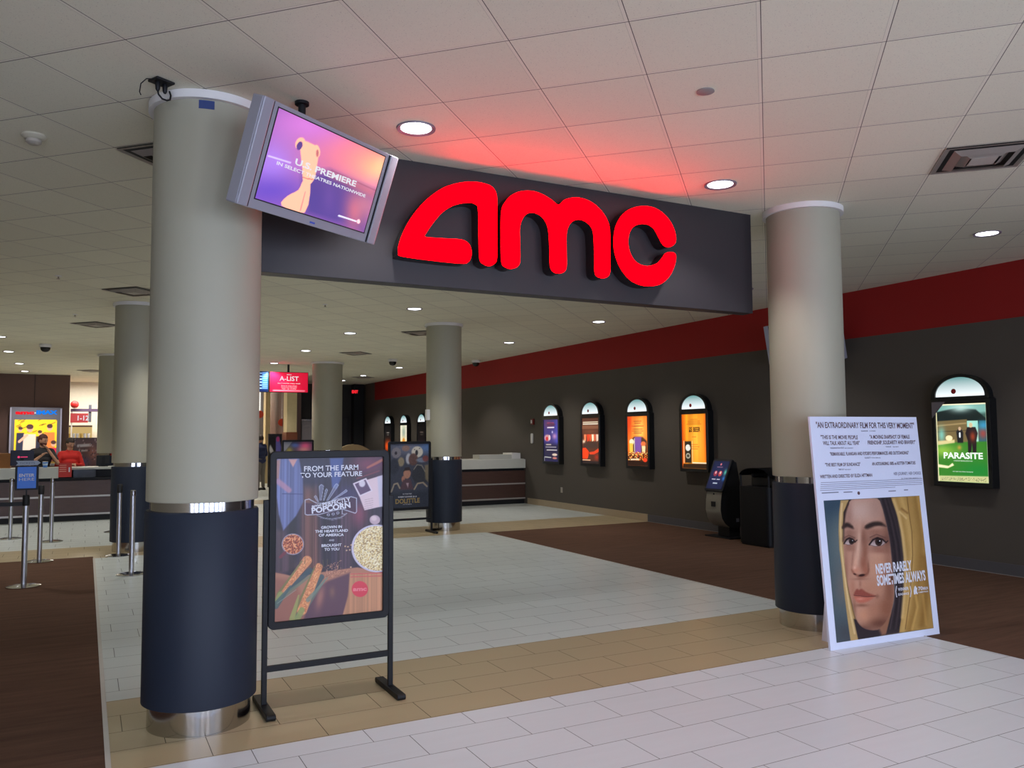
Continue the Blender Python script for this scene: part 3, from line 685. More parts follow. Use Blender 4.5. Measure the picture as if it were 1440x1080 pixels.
A.taper((640, 1400), (430, 1650), 10, 46, (120, 140, 128), .8, 6); A.taper((330, 1600), (260, 1860), 16, 60, (160, 164, 96), .9, 6); A.taper((240, 1500), (80, 1720), 20, 70, (70, 96, 100), .8, 8); A.line([(300, 1540), (100, 1690)], 8, (150, 170, 160), .6)
for a in ((400, 1180), (350, 1190), (560, 1230), (520, 1250), (590, 1210), (640, 1200)): A.line([a, (a[0]+random.uniform(-30, 40), a[1]+70)], 7, (96, 84, 60), .8, 3)
m = A.ell(1165, 1075, 268, 262, (206, 200, 222), 1); m = A.ell(1170, 1075, 250, 246, (226, 206, 160), 1); A.speck(m, [(250, 240, 206), (206, 176, 120), (240, 226, 178), (170, 140, 96), (236, 214, 150)], .85, 2)
for q in ((830, 1055), (860, 1060), (845, 1100), (880, 1095), (890, 1285), (895, 1040)): A.ell(*q, 9, 7, (226, 190, 150))
A.ell(985, 1523, 87, 87, (216, 66, 84), 1)
W = M_wtxt
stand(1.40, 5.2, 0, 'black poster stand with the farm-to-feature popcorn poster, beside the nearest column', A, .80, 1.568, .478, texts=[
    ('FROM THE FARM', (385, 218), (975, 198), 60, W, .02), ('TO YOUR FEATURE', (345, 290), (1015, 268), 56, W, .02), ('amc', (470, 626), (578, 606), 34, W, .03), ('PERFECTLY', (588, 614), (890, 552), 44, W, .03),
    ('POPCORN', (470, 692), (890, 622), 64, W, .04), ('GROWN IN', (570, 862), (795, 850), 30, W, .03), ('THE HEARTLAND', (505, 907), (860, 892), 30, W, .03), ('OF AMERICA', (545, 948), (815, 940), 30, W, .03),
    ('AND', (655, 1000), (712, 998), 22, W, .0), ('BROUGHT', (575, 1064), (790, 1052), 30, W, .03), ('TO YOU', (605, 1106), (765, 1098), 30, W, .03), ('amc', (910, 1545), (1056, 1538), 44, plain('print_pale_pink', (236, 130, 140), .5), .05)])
# second stand: animals film poster, generic picture
A = Art([(90, 135), (590, 130), (590, 935), (125, 935)], 80, 120)
A.C[:] = (58, 62, 78); A.glow(330, 180, 260, 120, (110, 116, 140), .9); A.glow(560, 170, 90, 90, (90, 130, 190), .8)
for q in ((170, 250, 60, 70, (126, 120, 128)), (290, 190, 50, 40, (140, 110, 100)), (440, 240, 75, 75, (214, 206, 192)), (330, 330, 36, 70, (190, 190, 200)), (235, 370, 40, 60, (150, 136, 110)), (390, 340, 60, 80, (96, 66, 60)), (500, 350, 70, 30, (120, 130, 150)), (150, 430, 60, 100, (44, 48, 62)), (550, 330, 40, 40, (120, 60, 60))): A.ell(*q, .95, 14)
A.ell(432, 250, 18, 36, (36, 38, 46), 1, 6); A.ell(405, 210, 7, 7, (30, 30, 36)); A.ell(470, 195, 7, 7, (30, 30, 36)); A.ell(165, 255, 16, 22, (44, 40, 50), 1, 5)
A.poly([(390, 480), (450, 400), (540, 470), (580, 640), (420, 640), (370, 560)], (44, 46, 54), .95, soft=10); A.line([(400, 470), (440, 410), (500, 420), (545, 500)], 12, (170, 160, 140), .7, 6)
A.poly([(540, 420), (590, 410), (590, 640), (550, 600)], (150, 130, 90), .7, soft=10)
A.ell(315, 520, 46, 66, (182, 130, 108), 1, 8); A.poly([(262, 500), (290, 445), (340, 440), (366, 500), (340, 480), (290, 484)], (46, 32, 30), 1, soft=6); A.ell(270, 590, 22, 40, (176, 120, 100), 1, 8)
A.poly([(230, 720), (270, 600), (360, 590), (400, 720)], (86, 60, 70), 1, soft=8); A.poly([(305, 640), (340, 640), (330, 700)], (190, 170, 180), .9, soft=5)
A.line([(90, 750), (130, 740), (160, 650), (200, 640), (230, 700)], 18, (176, 160, 138), .9, 8); A.line([(410, 720), (450, 650), (520, 640), (570, 690)], 18, (176, 156, 130), .9, 8)
A.poly([(90, 760), (590, 740), (590, 940), (120, 940)], (34, 42, 58), .85, soft=30); A.grain(5)
stand(4.91, 13.2, 0, 'black poster stand with a dark animal film poster, left of the middle column', A, .80, 1.565, .40, texts=[
    ('ROBERT DOWNEY JR. IS', (215, 815), (440, 815), 16, W, .02), ('DOLITTLE', (185, 885), (480, 880), 55, M_gold, .03), ('IN THEATRES', (270, 780), (380, 780), 14, W, .0), ('ONLY IN CINEMAS', (275, 902), (380, 902), 10, W, .0)])
A = Art([(0, 0), (1, 0), (1, 1), (0, 1)], 60, 90); A.C[:] = (60, 60, 80); A.glow(.75, .1, .25, .12, (235, 90, 140), 1); A.glow(.4, .08, .15, .06, (80, 110, 190), .9); A.glow(.2, .2, .12, .08, (200, 180, 60), .8); A.glow(.7, .18, .2, .05, (240, 160, 150), .9); A.poly([(0, 0), (.3, 0), (0, .25)], (150, 150, 160), .9); A.glow(.5, .6, .4, .3, (90, 70, 120), .8)
stand(4.48, 19.6, 0, 'black stand with a pink and blue poster, just above the popcorn stand frame', A, .78, 1.58, .45)

# ------------------------------------------------------------------ tall standee with portrait
sd = empty('film_standee', (5.0895, 4.512, 0), math.radians(-2.6), 'tall white foam board standee with the portrait of a woman in a yellow hood', 'standee')
sd.rotation_euler = (math.radians(-4.7), 0, math.radians(-2.6))
SW, SH = 1.215, 1.80
bm = B(); box(bm, 0, SW, 0, .02, 0, SH); obj('board', bm, M_foam, sd)
C4 = [(38, 38), (728, 10), (812, 925), (115, 1025)]
A = Art(C4, 300, 310)
A.C[:] = (74, 92, 100); A.glow(120, 60, 160, 130, (48, 70, 88), 1); A.glow(150, 330, 70, 200, (104, 116, 116), .8); A.glow(160, 640, 60, 160, (112, 108, 104), .8); A.glow(190, 960, 120, 90, (66, 70, 76), .9)
# far side of hood
m = A.poly([(160, 38), (222, 34), (196, 100), (176, 200), (178, 330), (186, 460), (205, 620), (235, 780), (262, 880), (290, 930), (270, 1012), (216, 1016), (196, 860), (172, 640), (158, 480), (146, 380), (142, 250), (148, 130)], (190, 156, 100), 1, soft=3)
A.line([(170, 60), (156, 200), (160, 380), (180, 560), (210, 780), (245, 960)], 12, (228, 200, 148), .8, 8); A.line([(186, 480), (204, 640), (236, 800), (262, 900)], 10, (118, 86, 52), .8, 6)
A.poly([(222, 34), (240, 32), (206, 110), (186, 200), (176, 214), (180, 120)], (50, 38, 38), 1, soft=4)
# neck, hair, near side of hood
A.poly([(240, 860), (440, 900), (600, 900), (590, 950), (270, 1002)], (44, 34, 40), 1, soft=4)
A.poly([(400, 880), (560, 780), (580, 948), (440, 975)], (150, 104, 80), 1, soft=12)
A.poly([(418, 26), (528, 20), (560, 120), (592, 250), (610, 420), (612, 600), (596, 800), (586, 948), (470, 968), (500, 860), (530, 760), (545, 640), (525, 500), (500, 330), (470, 160)], (50, 42, 46), 1, soft=4)
for k, (dx, c) in enumerate(((0, (96, 84, 86)), (22, (30, 24, 28)), (40, (84, 72, 72)), (58, (28, 24, 28)), (70, (70, 60, 62)))):
    A.line([(448+dx*.8, 30), (486+dx*.9, 180), (512+dx, 330), (530+dx, 500), (540+dx, 640), (530+dx*.9, 780), (500+dx, 930)], 7, c, .6, 6)
A.poly([(524, 20), (728, 10), (812, 925), (566, 955), (592, 800), (612, 600), (608, 420), (592, 250), (560, 120)], (178, 140, 78), 1, soft=3)
for pts, w_, c, a in (([(545, 40), (580, 150), (604, 300), (618, 440), (612, 640), (590, 850)], 22, (222, 186, 122), .8), ([(600, 30), (640, 180), (665, 380), (655, 600), (625, 800), (590, 940)], 34, (214, 176, 108), .6),
                      ([(640, 20), (650, 120), (670, 260), (672, 420), (648, 700), (610, 930)], 6, (120, 86, 44), .8), ([(700, 30), (735, 300), (720, 560), (680, 800), (640, 940)], 40, (150, 112, 56), .7), ([(760, 440), (770, 640), (730, 900)], 50, (142, 104, 50), .8),
                      ([(600, 100), (640, 130)], 14, (140, 100, 52), .8), ([(585, 120), (630, 165)], 12, (232, 200, 140), .7), ([(720, 20), (760, 260)], 24, (198, 156, 86), .7), ([(680, 640), (700, 780), (660, 930)], 16, (210, 168, 96), .7), ([(740, 700), (760, 900)], 16, (196, 152, 84), .6)):
    A.line(pts, w_, c, a, w_*.8)
# face
FP = [(240, 33), (330, 28), (425, 27), (452, 70), (474, 150), (495, 250), (512, 360), (522, 480), (532, 600), (535, 690), (520, 780), (490, 850), (450, 905), (410, 935), (350, 935), (300, 915), (268, 880), (250, 830), (235, 760), (212, 670), (196, 580), (182, 470), (176, 370), (180, 280), (184, 210), (198, 120), (218, 70)]
fm = A.poly(FP, (192, 146, 124), 1, soft=4, sm=2)
G = lambda *a, **k: A.glow(*a, mask=fm, **k)
G(300, 110, 120, 80, (208, 176, 162), .85); G(420, 90, 60, 90, (176, 138, 122), .7); G(218, 140, 30, 110, (166, 124, 108), .8)
G(490, 300, 34, 190, (134, 90, 74), .8); G(440, 500, 90, 90, (206, 150, 120), .9); G(208, 440, 26, 110, (190, 138, 114), .8); G(190, 560, 16, 160, (146, 98, 78), .7)
G(500, 640, 44, 190, (122, 76, 58), .85); G(470, 790, 80, 90, (140, 88, 66), .9); G(420, 890, 110, 45, (104, 62, 48), .95); G(300, 925, 80, 26, (96, 60, 48), .8); G(380, 640, 80, 60, (190, 132, 104), .8)
G(315, 835, 52, 56, (206, 146, 114), .9); G(236, 640, 24, 70, (186, 126, 100), .8); G(245, 800, 16, 90, (140, 90, 70), .7); G(380, 800, 50, 60, (176, 118, 92), .7)
# sockets and brow bone
G(410, 258, 84, 26, (150, 102, 84), .75); G(222, 262, 44, 24, (146, 102, 86), .75); G(440, 392, 74, 18, (152, 100, 82), .75); G(225, 378, 40, 16, (150, 102, 84), .7); G(400, 420, 70, 20, (204, 154, 128), .6); G(500, 300, 20, 60, (120, 80, 66), .6)
# nose: lit ridge, shaded right flank, wings and tip
G(322, 300, 20, 70, (134, 88, 72), .8); G(330, 400, 22, 100, (146, 94, 74), .85, rot=.10); G(318, 480, 26, 50, (150, 90, 70), .8); G(282, 360, 14, 130, (220, 178, 154), .9, rot=.10); G(262, 470, 16, 60, (224, 172, 144), .8, rot=.12)
G(262, 520, 34, 26, (204, 136, 110), .9); G(254, 505, 12, 12, (236, 190, 166), .7); G(334, 520, 22, 34, (164, 100, 78), .85); G(352, 500, 8, 44, (128, 80, 64), .6); G(240, 440, 8, 90, (160, 110, 90), .6, rot=.12)
A.poly([(232, 518), (238, 540), (256, 556), (280, 572), (310, 574), (338, 562), (352, 538), (356, 514), (346, 536), (326, 548), (300, 554), (270, 552), (250, 540)], (126, 70, 54), .8, soft=9, sm=2); A.ell(304, 558, 22, 8, (50, 24, 24), .95, 5, rot=-.15); A.ell(254, 550, 11, 5, (70, 36, 32), .9, 4, rot=.3)
G(292, 618, 10, 28, (160, 106, 84), .7); G(268, 620, 12, 26, (206, 150, 124), .6); G(318, 622, 14, 26, (200, 142, 114), .6); G(290, 584, 50, 8, (140, 90, 72), .6)
# brows
A.poly([(170, 232), (178, 206), (200, 192), (226, 200), (252, 234), (236, 232), (208, 224)], (52, 38, 35), .92, soft=9, sm=2); A.line([(174, 226), (200, 206), (240, 222)], 18, (44, 32, 30), .5, 10)
A.poly([(330, 228), (348, 206), (385, 190), (428, 186), (460, 196), (484, 222), (440, 214), (400, 220), (352, 238)], (52, 38, 35), .92, soft=9, sm=2); A.line([(345, 220), (400, 204), (450, 206)], 20, (44, 32, 30), .5, 12)
# eyes
def eye(cx, cy, w_, h_, ix, ir, tilt):
    pts = [(cx-w_, cy+h_*.55), (cx-w_*.55, cy-h_*.55), (cx, cy-h_), (cx+w_*.6, cy-h_*.6), (cx+w_, cy+h_*.1), (cx+w_*.5, cy+h_*.8), (cx-w_*.3, cy+h_*.95)]
    A.glow(cx, cy-h_*.6, w_*1.1, h_*1.1, (92, 58, 50), .75); A.glow(cx, cy+h_*1.3, w_*.9, h_*.5, (140, 92, 78), .6)
    m = A.poly(pts, (192, 172, 168), 1, soft=3, sm=2); A.put(m*np.exp(-((A.Y-(cy-h_*.8))/(h_*.7))**2), (96, 72, 70), .8)
    e = A.ell(ix, cy-2, ir, ir*1.08, soft=4)*m; A.put(e, (60, 42, 38)); e = A.ell(ix, cy-2, ir*.5, ir*.5)*m; A.put(e, (14, 9, 11)); A.ell(ix+ir*.3, cy-ir*.35, ir*.17, ir*.17, (235, 235, 240))
    A.line(pts[:5], 10, (30, 20, 22), .95, 6); A.line([(pts[4][0], pts[4][1]), (pts[4][0]+14, pts[4][1]-12)], 7, (30, 20, 22), .85, 5); A.line([pts[4], pts[5], pts[6], pts[0]], 4, (96, 58, 52), .8, 4)
    A.line([(cx-w_*.9, cy-h_*1.1), (cx-w_*.1, cy-h_*1.75), (cx+w_*.95, cy-h_*1.0)], 6, (104, 68, 58), .8, 6)
eye(220, 324, 40, 25, 236, 21, 0); eye(422, 330, 60, 31, 430, 26, 0)
# lips
G(300, 700, 80, 50, (176, 116, 92), .5)
A.poly([(243, 693), (250, 674), (262, 655), (272, 652), (282, 660), (294, 652), (306, 654), (330, 672), (362, 686), (404, 700), (372, 705), (340, 707), (310, 704), (286, 700), (262, 698)], (146, 74, 62), .95, soft=6)
A.poly([(246, 697), (268, 700), (290, 701), (315, 705), (350, 708), (396, 703), (372, 724), (345, 738), (312, 748), (284, 750), (262, 738), (250, 718)], (190, 104, 84), .95, soft=9)
A.line([(246, 696), (268, 700), (290, 700), (315, 705), (345, 707), (402, 702)], 5, (84, 38, 36), .9, 4); A.glow(290, 722, 28, 9, (228, 156, 134), .7); G(300, 766, 46, 11, (132, 84, 66), .8); G(412, 704, 12, 14, (130, 84, 68), .7)
A.line([(214, 60), (192, 130), (180, 220), (176, 320)], 14, (70, 48, 42), .6, 12)
A.grain(2.5)
# picture sits in the board: left, right and lower margins
px0, px1, pz0, pz1 = .055*SW, SW-.055*SW, .052, 1.135
art_obj('portrait_print', A, px1-px0, pz1-pz0, M_print, sd, px0, pz0, -.0015, label='printed portrait of a woman in a hood')
for st, a, b, hp in (('NEVER RARELY', (407, 548), (664, 521), 68), ('SOMETIMES ALWAYS', (414, 630), (762, 592), 72), ('WINNER', (562, 668), (638, 660), 22), ('SUNDANCE', (562, 700), (640, 692), 16), ('70', (706, 665), (740, 661), 26), ('BERLIN', (742, 661), (776, 657), 20), ('COMPETITION', (706, 684), (776, 676), 10)):
    art_text('title_lettering', st, A, px1-px0, pz1-pz0, M_wtxt, sd, px0, pz0, a, b, hp, -.003, bold=.035 if hp > 40 else .02)
def P2(p): u, v = A.uv(p); return px0+u*(px1-px0), pz0+(1-v)*(pz1-pz0)
for sgn, cx in ((-1, 551), (1, 649)):
    bm = B(); pts = [P2((cx+sgn*(6-abs(k)*2.2), 672+k*13)) for k in (-3, -2, -1, 0, 1, 2, 3)]; tube(bm, [(x, -.0025, z) for x, z in pts], .0035, 6); obj('laurel_mark', bm, M_wtxt, sd)
bm = B(); prism(bm, [P2(q) for q in ((676, 692), (674, 668), (680, 640), (688, 632), (692, 642), (700, 650), (696, 668), (704, 690), (692, 690), (690, 678), (686, 692))], -.0025, -.0015); bmesh.ops.triangulate(bm, faces=[f for f in bm.faces if len(f.verts) > 4]); obj('bear_mark', recalc(bm), M_wtxt, sd)
# review quotes
A2 = Art([(8, 55), (1198, 72), (1262, 968), (88, 1006)], 2, 2)
zt0, zt1 = 1.155, SH
def q2(p): u, v = A2.uv(p); return u*SW, zt1-v*(zt1-zt0)
def quote(st, a, b, hp, bold=.02, m=M_btxt):
    (xa, za), (xb, zb), (_, zh) = q2(a), q2(b), q2((a[0], a[1]-hp))
    text('review_lettering', st, m, sd, xa, za, w=math.hypot(xb-xa, zb-za), h=(zh-za), y=-.0015, bold=bold, rot=math.atan2(zb-za, xb-xa))
M_pale = plain('print_grey_ink', (128, 128, 150), .5)
for a in (('"AN EXTRAORDINARY FILM FOR THIS VERY MOMENT"', (80, 190), (1172, 206), 72), ('"THIS IS THE MOVIE PEOPLE', (130, 322), (538, 328), 46), ('WILL TALK ABOUT ALL YEAR"', (155, 392), (558, 394), 46), ('"A MOVING SNAPSHOT OF FEMALE', (672, 326), (1116, 328), 46),
          ('FRIENDSHIP, SOLIDARITY AND BRAVERY"', (648, 392), (1180, 392), 46), ('"REMARKABLE. FLANIGAN AND RYDER\'S PERFORMANCES ARE OUTSTANDING"', (232, 518), (1100, 514), 40), ('"THE BEST FILM OF SUNDANCE"', (178, 642), (562, 640), 40), ('AN ASTOUNDING 100% on ROTTEN TOMATOES', (690, 638), (1172, 632), 38),
          ('WRITTEN AND DIRECTED BY ELIZA HITTMAN', (122, 778), (690, 768), 40)): quote(*a)
quote('HER JOURNEY. HER CHOICE.', (928, 756), (1232, 752), 36, .01, M_pale); quote('IN THEATERS MARCH 13', (1010, 802), (1230, 798), 14, .01, M_pale)
for a in (('GUARDIAN', (575, 240), (650, 240), 16), ('5 STARS', (668, 240), (735, 240), 13), ('WASHINGTON POST', (232, 438), (385, 438), 18), ('ANN HORNADAY', (390, 438), (486, 438), 12), ('VOGUE', (845, 430), (905, 430), 16), ('REVIEW', (925, 430), (990, 430), 12), ('VARIETY', (608, 558), (680, 558), 20), ('PETER DEBRUGE', (686, 556), (785, 556), 12), ('TIME OUT', (320, 688), (385, 688), 18), ('REVIEW', (392, 688), (458, 688), 12)): quote(*a, bold=.02, m=M_pale)
for k in range(5):
    bm = B()
    (xa, za), (xb, zb) = q2((130-k*2, 830+k*22)), q2((1240-(k==4)*300, 812+k*24)); box(bm, xa, xb, -.0018, -.001, za-.001, za+.003)
    obj('credit_line', bm, M_pale, sd)
bm = B(); x, z = q2((538, 955)); lathe(bm, [(.014, 0), (.014, .001)], 16); bm.transform(Matrix.Translation((x, -.0012, z)) @ Matrix.Rotation(PI/2, 4, 'X')); obj('rating_mark', bm, M_btxt, sd)
for a, b in (((865, 945), (945, 942)), ((1035, 935), (1080, 932)), ((375, 948), (470, 944)), ((140, 952), (320, 944))):
    bm = B(); (xa, za), (xb, _) = q2(a), q2(b); box(bm, xa, xb, -.0018, -.001, za, za+.008); obj('studio_mark', bm, M_pale, sd)
# easel strut at the back
bm = B(); v = [(-.0, .02, 1.15), (.0, .02, .03), (0, .27, .0)]
vs = [bm.verts.new((.18+dx, y, z)) for dx in (0, .006) for _, y, z in v]
for q in ((0, 1, 2), (5, 4, 3), (0, 3, 4, 1), (1, 4, 5, 2), (2, 5, 3, 0)): bm.faces.new([vs[i] for i in q])
obj('easel_strut', recalc(bm), M_foam, sd)
bm = B(); vs = [bm.verts.new((1.0+dx, y, z)) for dx in (0, .006) for _, y, z in v]
for q in ((0, 1, 2), (5, 4, 3), (0, 3, 4, 1), (1, 4, 5, 2), (2, 5, 3, 0)): bm.faces.new([vs[i] for i in q])
obj('easel_strut', recalc(bm), M_foam, sd)

# ------------------------------------------------------------------ lit poster cases on the right wall
def unit(nx=46, ny=90): return Art([(0, 0), (1, 0), (1, 1), (0, 1)], nx, ny)
def art_lawn():
    a = unit(110, 170); a.C[:] = (60, 92, 84)
    a.poly([(0, 0), (1, 0), (1, .12), (0, .16)], (120, 170, 160), 1, soft=.02); a.poly([(0, .1), (.45, .05), (.8, .08), (1, .2), (1, .26), (0, .26)], (24, 34, 34), 1, soft=.01)
    a.glow(.5, .06, .2, .05, (200, 236, 226), .8); a.poly([(0, .22), (.62, .2), (.62, .5), (0, .5)], (112, 96, 62), 1); a.line([(0, .28), (.6, .25)], .02, (150, 130, 90)); a.line([(0, .36), (.62, .34)], .008, (70, 60, 44))
    a.poly([(.62, .22), (.83, .22), (.83, .5), (.62, .5)], (156, 214, 196), 1); a.poly([(.85, .22), (1, .22), (1, .5), (.85, .5)], (40, 96, 110), 1); a.glow(.92, .38, .08, .07, (170, 60, 50), .8); a.glow(.94, .28, .1, .05, (60, 150, 190), .8)
    a.poly([(0, .5), (1, .48), (1, 1), (0, 1)], (54, 120, 40), 1, soft=.01); a.glow(.1, .6, .3, .08, (150, 190, 70), .8); a.glow(.8, .85, .4, .12, (20, 120, 50), .7)
    a.glow(.1, .4, .07, .1, (120, 200, 190), .8); a.poly([(.02, .48), (.36, .46), (.36, .5), (.02, .53)], (214, 196, 140), 1, soft=.01); a.ell(.25, .44, .07, .035, (236, 220, 170))
    a.poly([(.42, .5), (.4, .36), (.44, .32), (.5, .32), (.54, .37), (.53, .5)], (30, 30, 34), 1, soft=.008); a.ell(.47, .32, .028, .025, (190, 160, 130)); a.line([(.47, .38), (.47, .42)], .03, (230, 236, 236))
    a.poly([(.62, .3), (.78, .3), (.82, .38), (.79, .47), (.78, .62), (.71, .62), (.7, .5), (.68, .62), (.62, .62), (.62, .47), (.58, .38)], (34, 26, 30), 1, soft=.006); a.glow(.72, .42, .05, .06, (150, 60, 36), .9); a.ell(.69, .275, .036, .032, (206, 176, 140))
    a.poly([(.0, .78), (.22, .8), (.3, .76), (.33, .79), (.2, .83), (.0, .82)], (236, 226, 180), 1, soft=.006); a.glow(.45, .56, .04, .03, (240, 150, 70), .6)
    a.poly([(0, .93), (1, .915), (1, 1), (0, 1)], (196, 196, 140), 1, soft=.008); a.speck(a.poly([(.06, .945), (.94, .935), (.94, .985), (.06, .985)]), [(110, 110, 80)], .35, 1)
    a.line([(0, 0), (0, 1)], .03, (246, 240, 190)); a.line([(0, .0), (1, 0)], .03, (246, 240, 200)); a.line([(1, 0), (1, 1)], .03, (226, 240, 206)); return a
def art_beer():
    a = unit(60, 110); a.C[:] = (226, 136, 26); a.glow(.6, .5, .3, .5, (252, 176, 60), .9); a.glow(.0, .5, .12, .8, (190, 60, 10), .8); a.glow(1, .4, .1, .6, (206, 70, 16), .8); a.streaks(np.ones_like(a.U), .35, True, 24)
    a.poly([(.04, .92), (1, .90), (1, 1), (0, 1)], (44, 26, 14), 1); a.line([(.42, .895), (1, .895)], .02, (240, 226, 190)); a.poly([(.11, .5), (.38, .5), (.38, .9), (.11, .9)], (40, 34, 26), 1); a.ell(.24, .62, .1, .06, (214, 214, 206)); a.ell(.24, .77, .09, .05, (176, 170, 150)); a.ell(.24, .77, .06, .03, (60, 56, 46))
    a.line([(.07, .5), (.07, .9)], .012, (246, 236, 200)); a.line([(.42, .5), (.42, .9)], .012, (246, 236, 200))
    for y, w_ in ((.1, .3), (.13, .5), (.16, .5), (.185, .6), (.42, .16), (.56, .3), (.6, .4), (.64, .3)): a.line([(.5-w_/2, y), (.5+w_/2, y)], .008, (110, 52, 10), .75)
    return a
def art_feast():
    a = unit(60, 110); a.C[:] = (230, 110, 30); a.glow(.6, .3, .35, .3, (250, 190, 90), .9); a.glow(.05, .1, .2, .3, (210, 50, 20), .8); a.streaks(np.ones_like(a.U), .3, True, 20)
    for y, w_ in ((.1, .4), (.14, .3), (.2, .6), (.26, .5), (.3, .55), (.34, .4)): a.line([(.5-w_/2, y), (.5+w_/2, y)], .012, (100, 40, 14), .8)
    a.poly([(.1, .5), (.3, .42), (.75, .42), (.95, .5), (.95, .78), (.1, .78)], (60, 34, 30), .9, soft=.02); a.poly([(.35, .42), (.68, .42), (.66, .76), (.38, .76)], (116, 76, 150), 1); a.ell(.2, .52, .12, .06, (230, 216, 180)); a.poly([(.08, .55), (.26, .55), (.26, .74), (.1, .74)], (244, 186, 70)); a.ell(.78, .56, .12, .05, (220, 110, 60)); a.poly([(.7, .6), (.88, .6), (.86, .76), (.72, .76)], (236, 206, 150)); a.line([(.34, .46), (.34, .76)], .03, (240, 230, 220))
    a.poly([(0, .78), (1, .74), (1, 1), (0, 1)], (70, 32, 16), 1, soft=.02); a.speck(a.poly([(0, .72), (1, .72), (1, .9), (0, .9)]), [(236, 140, 50), (250, 200, 120), (90, 40, 20), (200, 70, 30)], .5, 2); a.line([(.15, .88), (.55, .87)], .03, (226, 206, 170)); a.poly([(0, .9), (1, .9), (1, 1), (0, 1)], (38, 20, 14), 1); a.ell(.85, .88, .1, .04, (230, 60, 30)); return a
def art_food():
    a = unit(56, 110); a.C[:] = (78, 42, 30); a.line([(.06, .09), (.94, .09)], .02, (226, 216, 190)); a.line([(.06, .13), (.94, .13)], .022, (240, 230, 206)); a.poly([(0, .16), (1, .16), (1, .24), (0, .24)], (130, 84, 60), .8); a.glow(.5, .3, .4, .06, (110, 64, 46), .8)
    for x, c in ((.18, (220, 120, 80)), (.36, (222, 60, 34)), (.5, (206, 80, 44)), (.64, (236, 214, 180)), (.76, (200, 90, 60)), (.9, (230, 190, 170))): a.poly([(x-.07, .36), (x+.07, .36), (x+.05, .5), (x-.05, .52)], c, 1, soft=.01)
    a.glow(.1, .52, .08, .04, (240, 220, 190), .9); a.poly([(.1, .56), (.9, .52), (.9, .66), (.1, .68)], (60, 44, 40), .9, soft=.02); a.poly([(.02, .67), (.2, .66), (.38, .74), (.36, .84), (.3, .9), (.02, .9)], (244, 60, 20), 1); a.poly([(.4, .76), (.7, .74), (1, .66), (.98, .74), (.7, .8), (.45, .8)], (226, 62, 30), 1, soft=.01)
    a.glow(.85, .86, .12, .06, (160, 40, 26), .8); a.line([(.02, .93), (.48, .93)], .018, (240, 190, 150)); a.poly([(0, .95), (1, .95), (1, 1), (0, 1)], (36, 28, 30), 1); return a
def art_gala():
    a = unit(56, 110); a.C[:] = (52, 46, 120); a.glow(.3, .1, .3, .1, (96, 50, 90), .8); a.glow(1, .5, .25, .6, (70, 76, 190), .9); a.line([(.25, .08), (.7, .08)], .014, (210, 60, 90)); a.ell(.5, .12, .3, .04, (80, 40, 80)); a.line([(.25, .19), (.72, .19)], .03, (226, 216, 226)); a.glow(.6, .3, .05, .03, (240, 240, 255), .8)
    a.ell(.25, .44, .22, .08, (206, 150, 160), 1, .04); a.ell(.22, .46, .08, .05, (200, 30, 40)); a.ell(.4, .43, .05, .06, (240, 220, 220)); a.glow(.75, .4, .15, .07, (210, 150, 190), .8); a.poly([(0, .58), (1, .58), (1, 1), (0, 1)], (26, 24, 48), .8, soft=.05)
    a.line([(.16, .6), (.5, .6)], .025, (196, 186, 170)); a.line([(.12, .66), (.85, .66)], .018, (180, 176, 190)); a.line([(.2, .73), (.9, .73)], .022, (206, 200, 196)); a.ell(.75, .84, .18, .03, (226, 200, 180)); a.ell(.75, .92, .16, .025, (200, 120, 110)); a.line([(.06, .9), (.5, .91)], .02, (206, 206, 196)); a.line([(.03, .9), (.03, 1)], .02, (206, 206, 196)); return a
def art_dark(c, g, y=.75):
    a = unit(30, 60); a.C[:] = (22, 20, 20); a.glow(.5, y, .5, .2, c, .95); a.line([(.3, .25), (.7, .25)], .03, g, .7); a.line([(.35, .33), (.65, .33)], .02, g, .6); return a
def art_beer2():
    a = unit(30, 60); a.C[:] = (222, 214, 190); a.glow(.5, .25, .3, .25, (110, 130, 120), .8); a.glow(.5, .8, .5, .25, (236, 160, 30), 1); a.ell(.5, .6, .2, .16, (190, 110, 20), .8, .05); return a
M_header = None
def header_mat():
    t = NT('case_header_glow'); v, sp = t.coords()
    k = t.math('SMOOTH_MIN', t.math('DIVIDE', t.math('SUBTRACT', sp[2], 1.12), .22), 1., .2)
    col = t.mix(k, lin((244, 252, 255)), lin((92, 150, 150))); e = t.node('ShaderNodeEmission'); t.set(e.inputs[0], col); e.inputs[1].default_value = 1.15
    t.t.links.new(e.outputs[0], t.out.inputs[0]); return t.m
M_header = header_mat()
M_case = plain('case_black_aluminium', (20, 22, 24), .3, var=.1)
def arch(w, z0, hh, n=20): return [(w*math.cos(PI*k/n), z0+hh*math.sin(PI*k/n)) for k in range(n+1)]
CW, DEP = .375, .12
